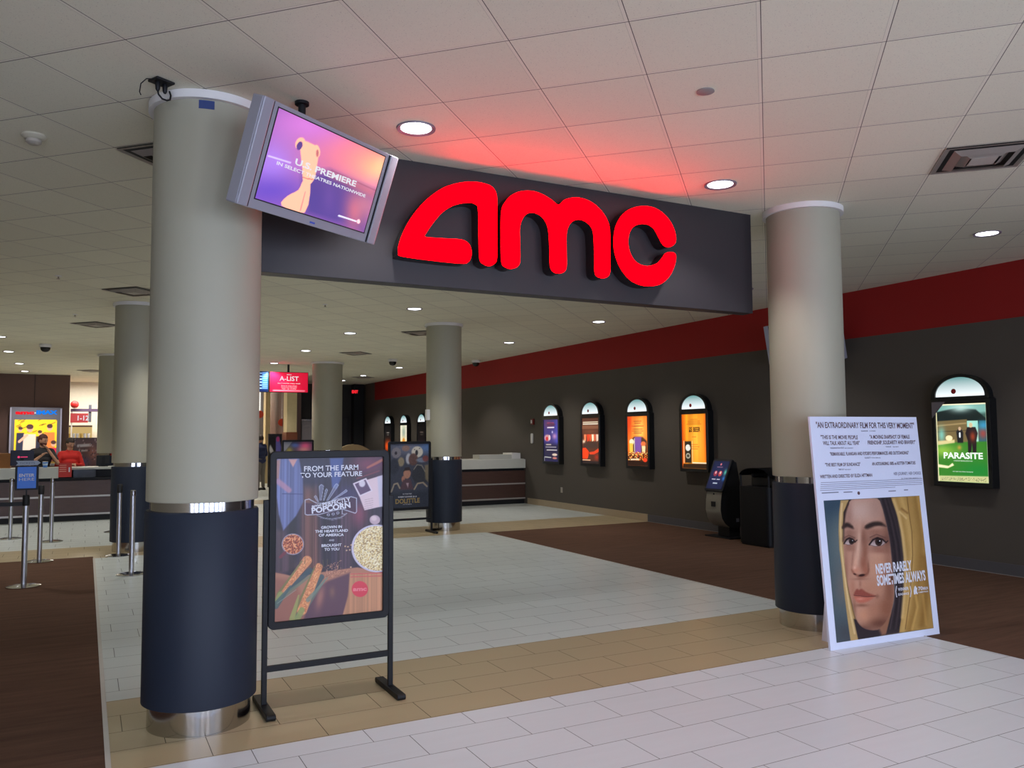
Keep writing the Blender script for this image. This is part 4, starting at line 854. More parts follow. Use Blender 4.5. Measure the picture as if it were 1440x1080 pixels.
def poster_case(y, label, art, mat=None, corner=False, txt=()):
    c = empty('poster_case', (XW-DEP-.001, y, 1.0), -PI/2, label, 'poster case', 'lit poster cases on the right wall')
    # local: x to the viewer's right, y into the wall, z up
    out = [(-CW, 0), (CW, 0), (CW, 1.06)]+arch(CW-.03, 1.09, .275)+[(-CW, 1.06)]
    bm = B(); prism(bm, out, .012, DEP); obj('case_body', recalc(bm), M_case, c)
    bm = B(); ringprism(bm, [(-CW, 0), (CW, 0), (CW, 1.06), (-CW, 1.06)], [(-CW+.05, .06), (CW-.05, .06), (CW-.05, 1.01), (-CW+.05, 1.01)], -.012, .012); obj('door_frame', recalc(bm), M_case, c, bevel=.004)
    o_ = [(CW, 1.065)]+arch(CW-.0, 1.085, .29, 24)+[(-CW, 1.065)]; w_ = CW-.055; i_ = [(w_, 1.10)]+arch(w_, 1.11, .225, 24)+[(-w_, 1.10)]
    bm = B(); ringprism(bm, o_, i_, -.012, .012); obj('arched_frame', recalc(bm), M_case, c)
    hd = [(-w_, 1.10)]+[(w_, 1.10)]+arch(w_, 1.11, .225, 24)[1:-1]
    bm = B(); f = bm.faces.new([bm.verts.new((x, .008, z)) for x, z in hd]); f.normal_update()
    if f.normal.y > 0: f.normal_flip()
    h_ = obj('lit_header', bm, M_header, c)
    lg = B(); lathe(lg, [(.032, 0), (.032, .001)], 20); lg.transform(Matrix.Translation((-.08, .006, 1.165)) @ Matrix.Rotation(PI/2, 4, 'X')); obj('round_logo', lg, plain('logo_red', (170, 30, 40), .4), h_)
    pw, ph = 2*(CW-.052), .95
    art_obj('backlit_poster', art, pw, ph, mat or M_lit, c, -pw/2, .06, .006)
    for st, x, z, w__, hh, m, bo in txt: text('poster_lettering', st, m, c, x, z, w=w__, h=hh, y=.003, align='C', bold=bo)
    if corner:
        bm = B(); prism(bm, [(-CW+.01, 1.04), (-CW+.01, .84), (-CW+.19, 1.04)], -.015, -.0125); obj('corner_flash', recalc(bm), plain('flash_grey', (120, 112, 118), .5), c)
    return c
T_w = glow('lit_white_lettering', (240, 250, 240), 1.2); T_k = plain('ink_black', (40, 24, 10), .5)
poster_case(6.285, 'lit poster case with green lawn film poster, rightmost on the charcoal wall', art_lawn(), corner=True, txt=[('PARASITE', .01, .345, .5, .075, T_w, .03), ('A FILM BY BONG JOON HO', .01, .31, .24, .014, T_w, .0), ('ACT LIKE YOU OWN THE PLACE', 0, .18, .26, .012, T_w, 0)])
poster_case(11.21, 'lit poster case with an orange beer poster, above and left of the ticket kiosk', art_beer(), txt=[('$5 BEER', .02, .70, .3, .085, T_k, .03)])
poster_case(12.86, 'lit poster case with orange food and drinks poster, second left of the kiosk', art_feast())
poster_case(14.52, 'lit poster case with brown and red food poster, third left of the kiosk', art_food())
poster_case(16.17, 'lit poster case with blue and purple poster, nearest the small red alarm', art_gala(), M_litd)
poster_case(24.3, 'far lit poster case with a dark poster, partly behind the middle column', art_dark((60, 40, 60), (150, 130, 120)), M_litd)
poster_case(25.93, 'far lit poster case with a pale and gold beer poster', art_beer2())
poster_case(27.55, 'farthest lit poster case, black poster with orange flames', art_dark((240, 80, 20), (180, 170, 160)))
# wall devices
al = empty('fire_alarm', (XW, 17.2, 1.98), -PI/2, 'small red fire alarm on the charcoal wall', 'fire alarm')
bm = B(); box(bm, -.06, .06, -.05, .002, -.07, .07); obj('alarm_body', bm, plain('alarm_red', (120, 30, 24), .4), al, bevel=.006)
bm = B(); box(bm, -.025, .025, -.062, -.05, -.04, .04); obj('strobe', bm, M_white, al)
sw = empty('wall_phone', (XW-.001, 17.25, 1.58), -PI/2, 'small white wall device below the red fire alarm', 'wall device')
bm = B(); prism(bm, rrect(-.04, .04, -.12, .12, .03), -.03, 0); obj('cover', recalc(bm), M_white, sw)
ol = empty('outlet', (XW-.001, 15.9, .42), -PI/2, 'white wall outlet low on the charcoal wall', 'outlet')
bm = B(); box(bm, -.04, .04, -.008, 0, -.06, .06); obj('cover_plate', bm, plain('outlet_ivory', (170, 160, 150), .5), ol, bevel=.002)

# ------------------------------------------------------------------ ticket kiosk and litter bin
kk = empty('ticket_kiosk', (9.16, 10.2, 0), 0, 'self-service ticket kiosk with slanted screen and curved grey front', 'kiosk')
side = [(-.16, .74), (-.19, .60), (-.20, .45), (-.17, .33), (-.11, .25), (-.02, .19), (.05, .17), (.24, .17), (.24, .5), (.20, .9), (.14, 1.2), (.08, 1.22)]
bm = B()
a = [bm.verts.new((x, -.17, z)) for x, z in side]; b = [bm.verts.new((x, .17, z)) for x, z in side]
bm.faces.new(a); bm.faces.new(b[::-1])
for i in range(len(side)): j = (i+1) % len(side); bm.faces.new((a[j], a[i], b[i], b[j]))
obj('cabinet', recalc(bm), M_blackm, kk)
bm = B(); fr_ = [(-.175, .76), (-.205, .60), (-.215, .45), (-.185, .32), (-.122, .235), (-.03, .172)]
va = [[bm.verts.new((x, y, z)) for x, z in fr_] for y in (-.175, .175)]
for i in range(len(fr_)-1): bm.faces.new((va[0][i], va[1][i], va[1][i+1], va[0][i+1]))
bmesh.ops.solidify(bm, geom=bm.faces[:], thickness=-.014); obj('front_panel', recalc(bm), plain('kiosk_grey', (186, 180, 164), .4), kk, smooth=.6)
bm = B(); box(bm, -.224, -.20, -.055, .035, .50, .58); obj('ticket_slot', bm, M_blackm, kk)
bm = B(); lathe(bm, [(.014, 0), (.014, .006)], 14); bm.transform(Matrix.Translation((-.19, -.0, .70)) @ Matrix.Rotation(-PI/2, 4, 'Y')); obj('lock', bm, M_black, kk)
bm = B(); box(bm, .0, .22, -.13, .13, .02, .18); obj('pedestal', bm, M_blackm, kk)
bm = B(); box(bm, -.14, .34, -.3, .3, 0, .02); obj('base_plate', bm, M_black, kk, bevel=.004)
bm = B(); box(bm, .11, .17, -.175, -.168, .25, .31); obj('side_label', bm, plain('label_grey', (110, 110, 120), .5), kk)
# screen housing leans back
tl = math.radians(24)
hs = empty('x'); bpy.data.objects.remove(hs)
bm = B(); prism(bm, rrect(-.215, .215, 0, .56, .03), 0, .05); bm.transform(Matrix.Translation((-.21, 0, .745)) @ Matrix.Rotation(-PI/2, 4, 'Z') @ Matrix.Rotation(-tl, 4, 'X')); 
hsg = obj('screen_housing', recalc(bm), M_black, kk, bevel=.004)
A = unit(60, 70); A.C[:] = (24, 30, 62); A.glow(.5, .5, .5, .5, (34, 42, 84), .8)
A.ell(.32, .45, .12, .1, (150, 50, 70)); A.ell(.62, .45, .12, .1, (170, 60, 70)); A.ell(.32, .42, .05, .05, (220, 170, 180)); A.ell(.62, .42, .05, .05, (230, 190, 190)); A.line([(.2, .66), (.42, .66)], .03, (200, 200, 220)); A.line([(.52, .66), (.7, .66)], .03, (190, 190, 210)); A.line([(.35, .8), (.6, .8)], .04, (190, 200, 220)); A.line([(.3, .22), (.65, .22)], .02, (150, 110, 140)); A.ell(.5, .12, .05, .04, (210, 120, 130))
A.glow(.92, .4, .08, .1, (90, 200, 170), .9); A.glow(.92, .62, .08, .08, (50, 120, 200), .9)
sc_ = art_obj('touch_screen', A, .36, .48, M_tv, kk, -.18, .04, -.002)
sc_.data.transform(Matrix.Translation((-.21, 0, .745)) @ Matrix.Rotation(-PI/2, 4, 'Z') @ Matrix.Rotation(-tl, 4, 'X'))

lb = empty('litter_bin', (9.12, 9.18, 0), 0, 'black litter bin with arched hood, between the kiosk and the right column', 'litter bin')
bm = B(); prism(bm, rrect(-.30, .30, -.31, .31, .06, 6), .03, .87); bm.transform(Matrix.Rotation(PI/2, 4, 'X') @ Matrix.Diagonal((1, 1, 1, 1)))
for v in bm.verts: v.co.z = abs(v.co.z)
obj('bin_body', recalc(bm), M_black, lb)
bm = B(); box(bm, -.27, .27, -.28, .28, 0, .03); obj('bin_base', bm, M_blackm, lb)
bm = B(); box(bm, -.05, .28, -.29, .29, .872, 1.0); box(bm, -.05, .28, -.29, -.25, 1.0, 1.06); box(bm, -.05, .28, .25, .29, 1.0, 1.06); obj('hood_back', bm, M_blackm, lb, bevel=.01)
bm = B(); n = 12
prof = [(.30*math.cos(PI*k/n)*1.0, 1.03+.12*math.sin(PI*k/n)) for k in range(n+1)]
ra = [[bm.verts.new((x, yy, z)) for yy, z in prof] for x in (-.28, .29)]
for i in range(n): bm.faces.new((ra[0][i], ra[0][i+1], ra[1][i+1], ra[1][i]))
bmesh.ops.solidify(bm, geom=bm.faces[:], thickness=.02); obj('hood', recalc(bm), M_black, lb, smooth=.7)
for yy in (-.285, .285):
    bm = B(); tube(bm, [(-.26, yy, .86), (-.265, yy, 1.04)], .016, 8); obj('hood_post', bm, M_black, lb)

# ------------------------------------------------------------------ queue posts
def stanchion(x, y, label, h=1.0, head=True):
    s = empty('queue_post', (x, y, 0), 0, label, 'queue post', 'chrome queue posts')
    obj('base', lathe(B(), [(.17, 0), (.172, .010), (.12, .022), (.03, .032)], 40), M_chrome, s, smooth=.8)
    obj('pole', lathe(B(), [(.03, .03), (.03, h-.07)], 24), steel('post_steel', (186, 186, 190), .32), s, smooth=.8)
    if head: obj('belt_head', lathe(B(), [(.034, h-.12), (.036, h-.11), (.036, h-.01), (.03, h)], 24), M_blackm, s, smooth=.8)
    else: obj('cap', lathe(B(), [(.03, h-.07), (.031, h-.01), (.02, h)], 24), M_chrome, s, smooth=.8)
    return s
q = stanchion(-.577, 10.74, 'chrome queue post carrying the blue enter here sign', 1.02)
for zz in (1,):
    bm = B(); box(bm, -.008, .008, -.008, .008, 1.02, 1.09); obj('sign_stem', bm, M_black, q)
    bm = B(); prism(bm, rrect(-.115, .115, 1.075, 1.345, .012), -.012, .012); obj('sign_frame', recalc(bm), M_black, q)
    bm = B(); prism(bm, rrect(-.092, .092, 1.095, 1.335, .003), -.0145, -.012); obj('sign_panel', recalc(bm), M_blue, q)
    text('sign_lettering', 'ENTER', M_wtxt, q, 0, 1.225, w=.15, h=.034, y=-.0155, align='C', bold=.03); text('sign_lettering', 'HERE', M_wtxt, q, 0, 1.18, w=.15, h=.034, y=-.0155, align='C', bold=.0)
    bm = B(); prism(bm, [(-.11, 1.352), (.10, 1.352), (.132, 1.378), (.10, 1.404), (-.11, 1.404), (-.09, 1.378)], -.006, .006); obj('arrow_plate', recalc(bm), plain('arrow_grey', (150, 160, 176), .4), q)
    text('arrow_lettering', 'TICKETS', plain('arrow_ink', (70, 84, 110), .5), q, 0, 1.368, w=.15, h=.02, y=-.0075, align='C')
    bm = B(); box(bm, -1.7, -.03, -.002, .002, .90, .945); obj('belt', bm, M_blackm, q)
stanchion(-1.066, 15.88, 'chrome queue post farthest left, in front of the ticket counter', 1.0, False)
stanchion(-.514, 12.78, 'chrome queue post just right of the sign post, at the carpet edge', 1.02)
stanchion(-.452, 15.1, 'chrome queue post standing on white tile before the counter, right of the sign', 1.02, False)
stanchion(.446, 13.2-.35, 'chrome queue post in front of the second left column, dark belt head', 1.0)
stanchion(.53, 11.03, 'chrome queue post beside the nearest column, on white tile', 1.02, False)
stanchion(.49, 16.1, 'chrome queue post of which only the base shows left of the second column', 1.0)

# ------------------------------------------------------------------ ticket counters
M_ctop = plain('counter_panel_pale', (196, 196, 188), .4, var=.02); M_strip = plain('counter_strip_grey', (176, 170, 164), .35, .4)
def counter(name, x0, x1, y, label, panels, dep=.8, top=1.06):
    c = empty(name, (x0, y, 0), 0, label, 'counter', 'ticket counters'); L = x1-x0
    bm = B(); box(bm, 0, L, .06, dep, 0, .11); obj('toe_kick', bm, M_blackm, c)
    bm = B(); box(bm, 0, L, 0, dep, .11, .80); obj('counter_front', bm, M_brown, c)
    for z in (.135, .49):
        bm = B(); box(bm, 0, L, -.012, .0, z-.017, z+.017); obj('metal_strip', bm, M_strip, c)
    bm = B(); box(bm, 0, L, .08, dep, .80, .86); obj('counter_neck', bm, M_blackm, c)
    for a, b in panels:
        bm = B(); box(bm, a-x0, b-x0, -.03, .05, .862, 1.075); obj('front_panel', bm, M_ctop, c, bevel=.004)
    bm = B(); box(bm, 0, L, .05, dep+.05, top-.04, top); obj('worktop', bm, M_ctop, c)
    bm = B(); box(bm, 0, L, .3, dep, .861, top-.041); obj('counter_cabinet', bm, M_blackm, c)
    return c
ct1 = counter('ticket_counter', -4.5, 2.2, 18.6, 'long brown ticket counter with pale panels at the left', [(-4.4, -2.9), (-2.7, -1.55), (-1.48, -.46)])
bm = B(); box(bm, 4.30, 4.70, .02, .048, .862, 1.015); obj('dark_glass_panel', bm, M_screenblk, ct1)
cr2 = counter('service_counter', 5.3, 9.53, 17.6, 'brown counter with pale top running to the charcoal wall', [(5.3, 9.53)], top=1.085)
bm = B(); box(bm, 3.06, 3.95, .12, .5, 1.085, 1.19); obj('counter_riser', bm, M_ctop, cr2)
bm = B(); box(bm, 3.93, 4.16, .1, .6, 1.085, 1.225); obj('counter_riser', bm, M_white, cr2)
bm = B(); box(bm, 0.0, .5, -.016, -.0, .785, .83); 
obj('ledge', bm, M_strip, cr2)
# things on the left counter
def monitor(x, y, z, w, h, label, facing=PI, logo=False, col=None):
    m = empty('computer_monitor', (x, y, z), facing, label, 'computer monitor', 'monitors on the ticket counter')
    bm = B(); prism(bm, rrect(-w/2, w/2, .06, .06+h, .01), 0, .03); obj('monitor_casing', recalc(bm), col or M_blackm, m)
    bm = B(); box(bm, -.09, .09, -.06, .1, 0, .012); box(bm, -.03, .03, .028, .05, .012, .2); obj('monitor_foot', bm, M_black, m)
    if logo:
        bm = B(); lathe(bm, [(.022, 0), (.022, .002)], 16); bm.transform(Matrix.Translation((.06, .031, .06+h*.55)) @ Matrix.Rotation(-PI/2, 4, 'X')); obj('logo', bm, glow('logo_pink', (240, 70, 120), 1.), m)
        bm = B(); box(bm, -.09, .03, .030, .032, .052+h*.55, .068+h*.55); obj('logo', bm, glow('logo_pink', (240, 70, 120), 1.), m)
    return m
ZC = 1.061
monitor(-1.1, 18.85, ZC, .40, .30, 'navy back of a monitor with a pink logo, left of the man', logo=True, col=plain('monitor_navy', (26, 28, 58), .5))
bx = empty('cardboard_box', (-1.50, 18.9, ZC), 0, 'brown box on the counter at the left edge', 'box')
bm = B(); box(bm, -.2, .2, -.15, .15, 0, .30); obj('box_body', bm, plain('cardboard', (146, 96, 52), .8, var=.1), bx, bevel=.004); bm = B(); box(bm, -.201, .201, -.02, .02, .20, .301); obj('box_tape', bm, plain('tape_tan', (120, 84, 50), .5), bx)
cup = empty('paper_cup', (-.70, 18.72, ZC), 0, 'blue paper cup on the counter in front of the man', 'cup')
obj('cup_wall', lathe(B(), [(.036, 0), (.05, .12)], 24), plain('cup_blue', (60, 130, 220), .4), cup, smooth=.6); obj('cup_rim', lathe(B(), [(.052, .12), (.053, .128), (.045, .13)], 24), M_white, cup, smooth=.6)
bm = B(); lathe(bm, [(.0405, .04), (.0475, .095)], 24, caps=False); obj('cup_band', bm, plain('cup_band_pale', (190, 214, 240), .5), cup, smooth=.6)
rs = empty('counter_sign', (-.345, 18.56, 0.88), 0, 'red notice on the counter front beside the pale panel', 'sign')
bm = B(); box(bm, -.115, .115, -.012, .0, -.0, .28); obj('notice_board', bm, plain('notice_red', (196, 40, 30), .5), rs)
for z in (.23, .19, .15, .11): bm = B(); box(bm, -.10, .02, -.0135, -.012, z, z+.012); obj('notice_line', bm, plain('notice_ink', (236, 170, 150), .5), rs)
text('notice_lettering', '1', M_wtxt, rs, .06, .10, w=.025, h=.10, y=-.0135)
monitor(.34, 19.1, ZC, .22, .17, 'small black monitor on the counter beside the second left column')

# ------------------------------------------------------------------ people
def capsule(bm, a, b, r0, r1, n=14):
    a, b = Vector(a), Vector(b); k = 4
    pts, rad = [], []
    d = (b-a).normalized()
    for i in range(k): t_ = math.cos(PI/2*(1-(i)/k)) ; ang = PI/2*(1-i/k); pts.append(a-d*r0*math.sin(ang)); rad.append(max(.001, r0*math.cos(ang)))
    pts.append(a); rad.append(r0); pts.append(b); rad.append(r1)
    for i in range(1, k+1): ang = PI/2*i/k; pts.append(b+d*r1*math.sin(ang)); rad.append(max(.001, r1*math.cos(ang)))
    tube(bm, pts, rad, n)
def remeshed(name, bm, mat, parent, voxel):
    o = obj(name, recalc(bm), mat, parent)
    md = o.modifiers.new('r', 'REMESH'); md.mode = 'VOXEL'; md.voxel_size = voxel; md.use_smooth_shade = True
    sm = o.modifiers.new('s', 'SMOOTH'); sm.iterations = 4; sm.factor = .5
    dg = bpy.context.evaluated_depsgraph_get(); dg.update()
    me = bpy.data.meshes.new_from_object(o.evaluated_get(dg)); o.modifiers.clear(); o.data = me; me.name = name
    for p in me.polygons: p.use_smooth = True
    return o
def person(x, y, rz, label, H, arms, shirt, trousers, hair, head_tilt=0., head_yaw=0., beard=False, sleeve='short', bun=False, shirt_name='shirt'):
    """arms: for each side the elbow and the wrist in local metres (x right side of the body, y forward)"""
    p = empty('person', (x, y, 0), rz, label, 'person'); k = H/1.75
    S3 = lambda v: tuple(c*k for c in v)
    hc = Vector(S3((0, .02+.05*math.sin(head_tilt), 1.60))); body = B()
    capsule(body, S3((0, 0, 1.38)), S3((0, .015, 1.50)), .056*k, .052*k)
    hb = B(); sphere(hb, (0, 0, 0), 1, .078*k, .096*k, .115*k, 24, 16)
    for v in hb.verts:
        if v.co.z < 0: v.co.x *= 1-.28*(-v.co.z/(.115*k))
    capsule(hb, (0, .088*k, .012*k), (0, .108*k, -.022*k), .010*k, .014*k, 10)
    sphere(hb, (0, .07*k, -.085*k), .03*k, 1.1, .9, .8, 12, 8)
    for sx in (-1, 1): sphere(hb, (sx*.078*k, -.0, -.01*k), .03*k, .35, .7, 1.05, 10, 8)
    Mh = Matrix.Translation(hc) @ Matrix.Rotation(head_yaw, 4, 'Z') @ Matrix.Rotation(-head_tilt, 4, 'X'); hb.transform(Mh)
    tmp = bpy.data.meshes.new('t'); hb.to_mesh(tmp); body.from_mesh(tmp); bpy.data.meshes.remove(tmp); hb.free()
    # trunk, legs, feet
    def trunk(bm, e):
        capsule(bm, S3((-.10, 0, 1.30)), S3((.10, 0, 1.30)), .10*k+e, .10*k+e); capsule(bm, S3((-.05, .0, 1.18)), S3((.05, .0, 1.18)), .115*k+e, .115*k+e)
        capsule(bm, S3((-.04, 0, 1.02)), S3((.04, 0, 1.02)), .112*k+e, .112*k+e); capsule(bm, S3((-.15, 0, 1.37)), S3((.15, 0, 1.37)), .058*k+e, .058*k+e); capsule(bm, S3((0, .0, 1.38)), S3((0, 0, 1.44)), .075*k+e, .05*k+e)
    def legs(bm, e):
        for sx in (-1, 1):
            capsule(bm, S3((sx*.08, 0, .92)), S3((sx*.10, .01, .50)), .09*k+e, .06*k+e); capsule(bm, S3((sx*.10, .01, .50)), S3((sx*.11, -.01, .12)), .058*k+e, .042*k+e)
        capsule(bm, S3((-.06, 0, .95)), S3((.06, 0, .95)), .108*k+e, .108*k+e)
    trunk(body, 0); legs(body, 0)
    cloth = B(); trunk(cloth, .014)
    capsule(cloth, S3((-.06, 0, .93)), S3((.06, 0, .93)), .125*k, .125*k)
    for sx, (el, wr) in zip((-1, 1), arms):
        sh = S3((sx*.175, 0, 1.37)); el, wr = S3(el), S3(wr)
        capsule(body, sh, el, .048*k, .038*k); capsule(body, el, wr, .037*k, .026*k)
        if sleeve == 'long': capsule(cloth, sh, el, .062*k, .052*k); capsule(cloth, el, tuple(Vector(el).lerp(Vector(wr), .92)), .05*k, .038*k)
        else: capsule(cloth, sh, tuple(Vector(sh).lerp(Vector(el), .7)), .064*k, .056*k)
        d = (Vector(wr)-Vector(el)).normalized(); side_ = Vector((0, 0, 1)).cross(d); side_ = side_.normalized() if side_.length > .1 else Vector((1, 0, 0)); nrm = d.cross(side_).normalized()
        w0 = Vector(wr)+d*.03*k; capsule(body, tuple(w0-side_*.014*k), tuple(w0+d*.055*k-side_*.016*k), .018*k, .018*k); capsule(body, tuple(w0+side_*.014*k), tuple(w0+d*.055*k+side_*.016*k), .018*k, .018*k)
        for j, ln in enumerate((.052, .062, .058, .044)):
            b0 = w0+d*.065*k+side_*(-.027+.018*j)*k; m1 = b0+d*ln*.55*k-nrm*.006*k; capsule(body, tuple(b0), tuple(m1), .0085*k, .008*k, 8); capsule(body, tuple(m1), tuple(m1+(d*.6-nrm*.8)*ln*.5*k), .008*k, .007*k, 8)
        t0 = w0+side_*(.03*(-sx))*k+d*.01*k; capsule(body, tuple(t0), tuple(t0+(d*.7+side_*(-sx)*.6)*.045*k), .0105*k, .009*k, 8)
    bo = remeshed('body', body, M_skin, p, .009)
    remeshed(shirt_name, cloth, shirt, p, .014)
    tr = B(); legs(tr, .014); remeshed('trousers', tr, trousers, p, .016)
    for sx in (-1, 1):
        sb = B(); capsule(sb, S3((sx*.11, -.05, .045)), S3((sx*.12, .14, .035)), .045*k, .035*k); box(sb, sx*.115*k-.04, sx*.115*k+.04, -.09, .17, 0, .03); remeshed('shoe', sb, M_blackm, p, .012)
    hr = B(); sphere(hr, (0, -.012*k, .018*k), 1, .088*k, .104*k, .118*k, 24, 16)
    dele = [v for v in hr.verts if (v.co.y > .045*k and v.co.z < .062*k) or v.co.z < -.05*k or (v.co.y > .01*k and v.co.z < .0)]
    bmesh.ops.delete(hr, geom=dele, context='VERTS'); bmesh.ops.solidify(hr, geom=hr.faces[:], thickness=.010*k)
    if bun: sphere(hr, (0, -.10*k, .02*k), .045*k)
    hr.transform(Mh); obj('hair', recalc(hr), hair, p, smooth=1.2)
    for sx in (-1, 1):
        eb = B(); sphere(eb, (sx*.030*k, .086*k, .008*k), .009*k, 1.3, .5, .8, 10, 8); eb.transform(Mh); obj('eye', eb, M_blackm, p)
        eb = B(); capsule(eb, (sx*.018*k, .092*k, .030*k), (sx*.044*k, .084*k, .030*k), .004*k, .003*k, 8); eb.transform(Mh); obj('eyebrow', eb, hair, p)
    eb = B(); capsule(eb, (-.02*k, .089*k, -.055*k), (.02*k, .089*k, -.055*k), .005*k, .005*k, 8); eb.transform(Mh); obj('mouth', eb, plain('lips', (150, 80, 74), .5), p)
    if beard:
        eb = B(); sphere(eb, (0, .03*k, -.062*k), 1, .066*k, .066*k, .052*k, 16, 10); eb.transform(Mh); obj('beard', eb, hair, p, smooth=1)
    return p
M_tsh = plain('shirt_black', (34, 32, 36), .8); M_redsh = plain('sweater_red', (196, 34, 26), .8); M_jean = plain('trousers_dark', (34, 36, 48), .8)
person(-.80, 19.75, PI+.35, 'man in a black shirt behind the ticket counter with a hand raised to his chin', 1.76,
       [((-.24, .20, 1.12), (-.05, .21, 1.40)), ((.27, .14, 1.12), (.12, .30, 1.28))], M_tsh, M_jean, plain('hair_auburn', (84, 36, 26), .6, var=.2, scale=60), .25, .5, beard=True)
person(-.30, 19.95, PI+.25, 'person in a red long-sleeved top behind the counter, looking down at their hands', 1.68,
       [((-.26, .06, 1.10), (-.06, .26, 1.14)), ((.26, .06, 1.10), (.05, .27, 1.12))], M_redsh, M_jean, M_hair, .5, .35, sleeve='long', bun=True, shirt_name='sweater')
person(4.86, 26.3, .6, 'distant person in dark blue seen from behind, right of the nearest column', 1.74,
       [((-.26, .02, 1.10), (-.2, .18, .95)), ((.26, .02, 1.10), (.2, .2, .97))], plain('jacket_navy', (40, 46, 84), .8), plain('trousers_grey', (120, 112, 104), .8), M_hair, .1, 0, sleeve='long', shirt_name='jacket')

# ------------------------------------------------------------------ big lit sign on the brown wall
im = empty('lightbox_sign', (-1.38, 29.56, 0), 0, 'large silver lightbox with a yellow film poster on the brown wall', 'lightbox')
bm = B(); prism(bm, [(-.70, .85), (.70, .78), (.70, 2.6), (-.70, 2.62)], -.14, 0); obj('lightbox_casing', recalc(bm), plain('lightbox_silver', (146, 142, 150), .35, .4), im)
A = unit(70, 90); A.C[:] = (246, 202, 20)
for k in range(14): x, y = random.random(), random.random()*.35; A.line([(x, y), (x+.1, y-.04)], .02, (90, 70, 10), .7)
for x, y, s, c in ((.14, .22, .8, (40, 40, 60)), (.36, .2, 1.3, (226, 200, 180)), (.6, .3, .8, (40, 36, 50)), (.83, .18, 1.1, (214, 120, 50)), (.93, .55, 1., (190, 30, 60))):
    A.ell(x, y, .06*s, .07*s, (214, 160, 130)); A.poly([(x-.11*s, y+.1*s), (x+.11*s, y+.1*s), (x+.13*s, .95), (x-.13*s, .95)], c, 1, soft=.01); A.ell(x, y-.03*s, .065*s, .045*s, (60, 34, 24), .9)
A.line([(.12, .5), (.3, .35)], .06, (220, 170, 140)); A.poly([(0, .9), (1, .9), (1, 1), (0, 1)], (60, 40, 30), .8)
art_obj('backlit_poster', A, 1.14, 1.36, M_lit, im, -.57, .87, -.143)
text('sign_lettering', 'amc', glow('sign_red_glow', (235, 30, 40), 1.3), im, -.56, 2.40, w=.5, h=.11, y=-.146, bold=.06); text('sign_lettering', 'IMAX', glow('sign_blue_glow', (20, 120, 225), 1.3), im, .0, 2.40, w=.58, h=.12, y=-.146, bold=.06)
bm = B(); box(bm, -.05, -.01, -.147, -.14, 2.42, 2.46); obj('sign_mark', bm, M_tvtxt, im)
bm = B(); box(bm, -.70, -.66, -.16, -.14, .9, 2.6); box(bm, .66, .70, -.16, -.14, .85, 2.58); obj('edge_trim', bm, plain('edge_bright', (206, 196, 206), .3, .5), im)

# ------------------------------------------------------------------ concession lobby beyond (left opening and centre opening)
def simple(name, bm, mat, label, cat, group=None, **k): return tag(obj(name, recalc(bm), mat, **k), label, cat, group)
cs = empty('concession_sign', (-.16, 32.0, 0), 0, 'concession portal with numbered sign 1-12 in the bright opening at the left', 'sign')
bm = B(); box(bm, -.32, .9, -.1, 0, 2.56, 2.66); obj('header_beam', bm, plain('header_mauve', (96, 76, 108), .5), cs)
bm = B(); box(bm, -.32, .22, -.08, 0, 2.18, 2.5); obj('number_board', bm, plain('board_red', (176, 60, 66), .5), cs)
text('number_lettering', '1-12', M_tvtxt, cs, -.1, 2.26, w=.34, h=.17, y=-.084, bold=.02)
bm = B(); box(bm, .23, .32, -.06, .0, 2.2, 2.8); obj('hanging_speaker', bm, plain('speaker_grey', (96, 98, 112), .5), cs)
bm = B(); box(bm, -.30, -.26, -.05, 0, 0, 2.56); box(bm, .86, .90, -.05, 0, 0, 2.56); obj('portal_post', bm, M_white, cs)
bl = empty('red_globe', (-.36, 31.8, 2.66), 0, 'red round globe sign on the beam in the bright left opening', 'sign')
bm = B(); sphere(bm, (0, 0, .14), .13); obj('globe', bm, plain('globe_red', (206, 40, 40), .4), bl, smooth=2); bm = B(); box(bm, -.05, .05, -.05, .05, 0, .03); obj('globe_base', bm, M_white, bl)
sh = empty('display_shelf', (-.1, 32.5, 0), 0, 'backlit shelf unit of white cups in the bright left opening', 'shelf')
for z in (0., .8, 1.2, 1.6, 2.04):
    bm = B(); box(bm, -.45, .3, 0, .35, z, z+.05); obj('shelf_board', bm, M_brown, sh)
bm = B(); box(bm, -.45, .3, .35, .38, 0, 2.1); obj('shelf_back', bm, glow('shelf_glow', (230, 196, 130), .8), sh)
cupm = plain('cup_pale', (214, 216, 222), .4); cnt = 0
for z, rr in ((1.65, 6), (1.25, 6)):
    for j in range(rr):
        c = obj('paper_cup', lathe(B(), [(.035, 0), (.048, .16)], 14), cupm if (j+int(z*4)) % 3 else plain('cup_gold', (206, 170, 90), .4), None, (-.49+.115*j, 32.65, z+.001), smooth=.6)
        tag(c, 'paper cup standing on the backlit shelf, %s shelf' % ('upper' if z > 1.5 else 'lower'), 'cup', 'paper cups on the %s backlit shelf' % ('upper' if z > 1.5 else 'lower'))
fp = empty('framed_poster', (.02, 28.6, 0), 0, 'dark framed poster board beside the person in red', 'poster')
bm = B(); box(bm, -.36, .36, 0, .05, .5, 1.66); obj('frame', bm, M_brown, fp)
A = unit(40, 50); A.C[:] = (84, 54, 50); A.line([(.15, .2), (.7, .18)], .08, (196, 190, 196), .9, .03); A.line([(.2, .34), (.55, .33)], .05, (190, 180, 180), .8, .03); A.glow(.8, .4, .2, .2, (150, 90, 70), .9); A.glow(.4, .65, .3, .15, (70, 60, 96), .9); A.speck(np.ones_like(A.U), [(150, 120, 120), (60, 40, 46)], .12, 2)
art_obj('poster', A, .64, 1.1, M_print, fp, -.32, .53, -.003)

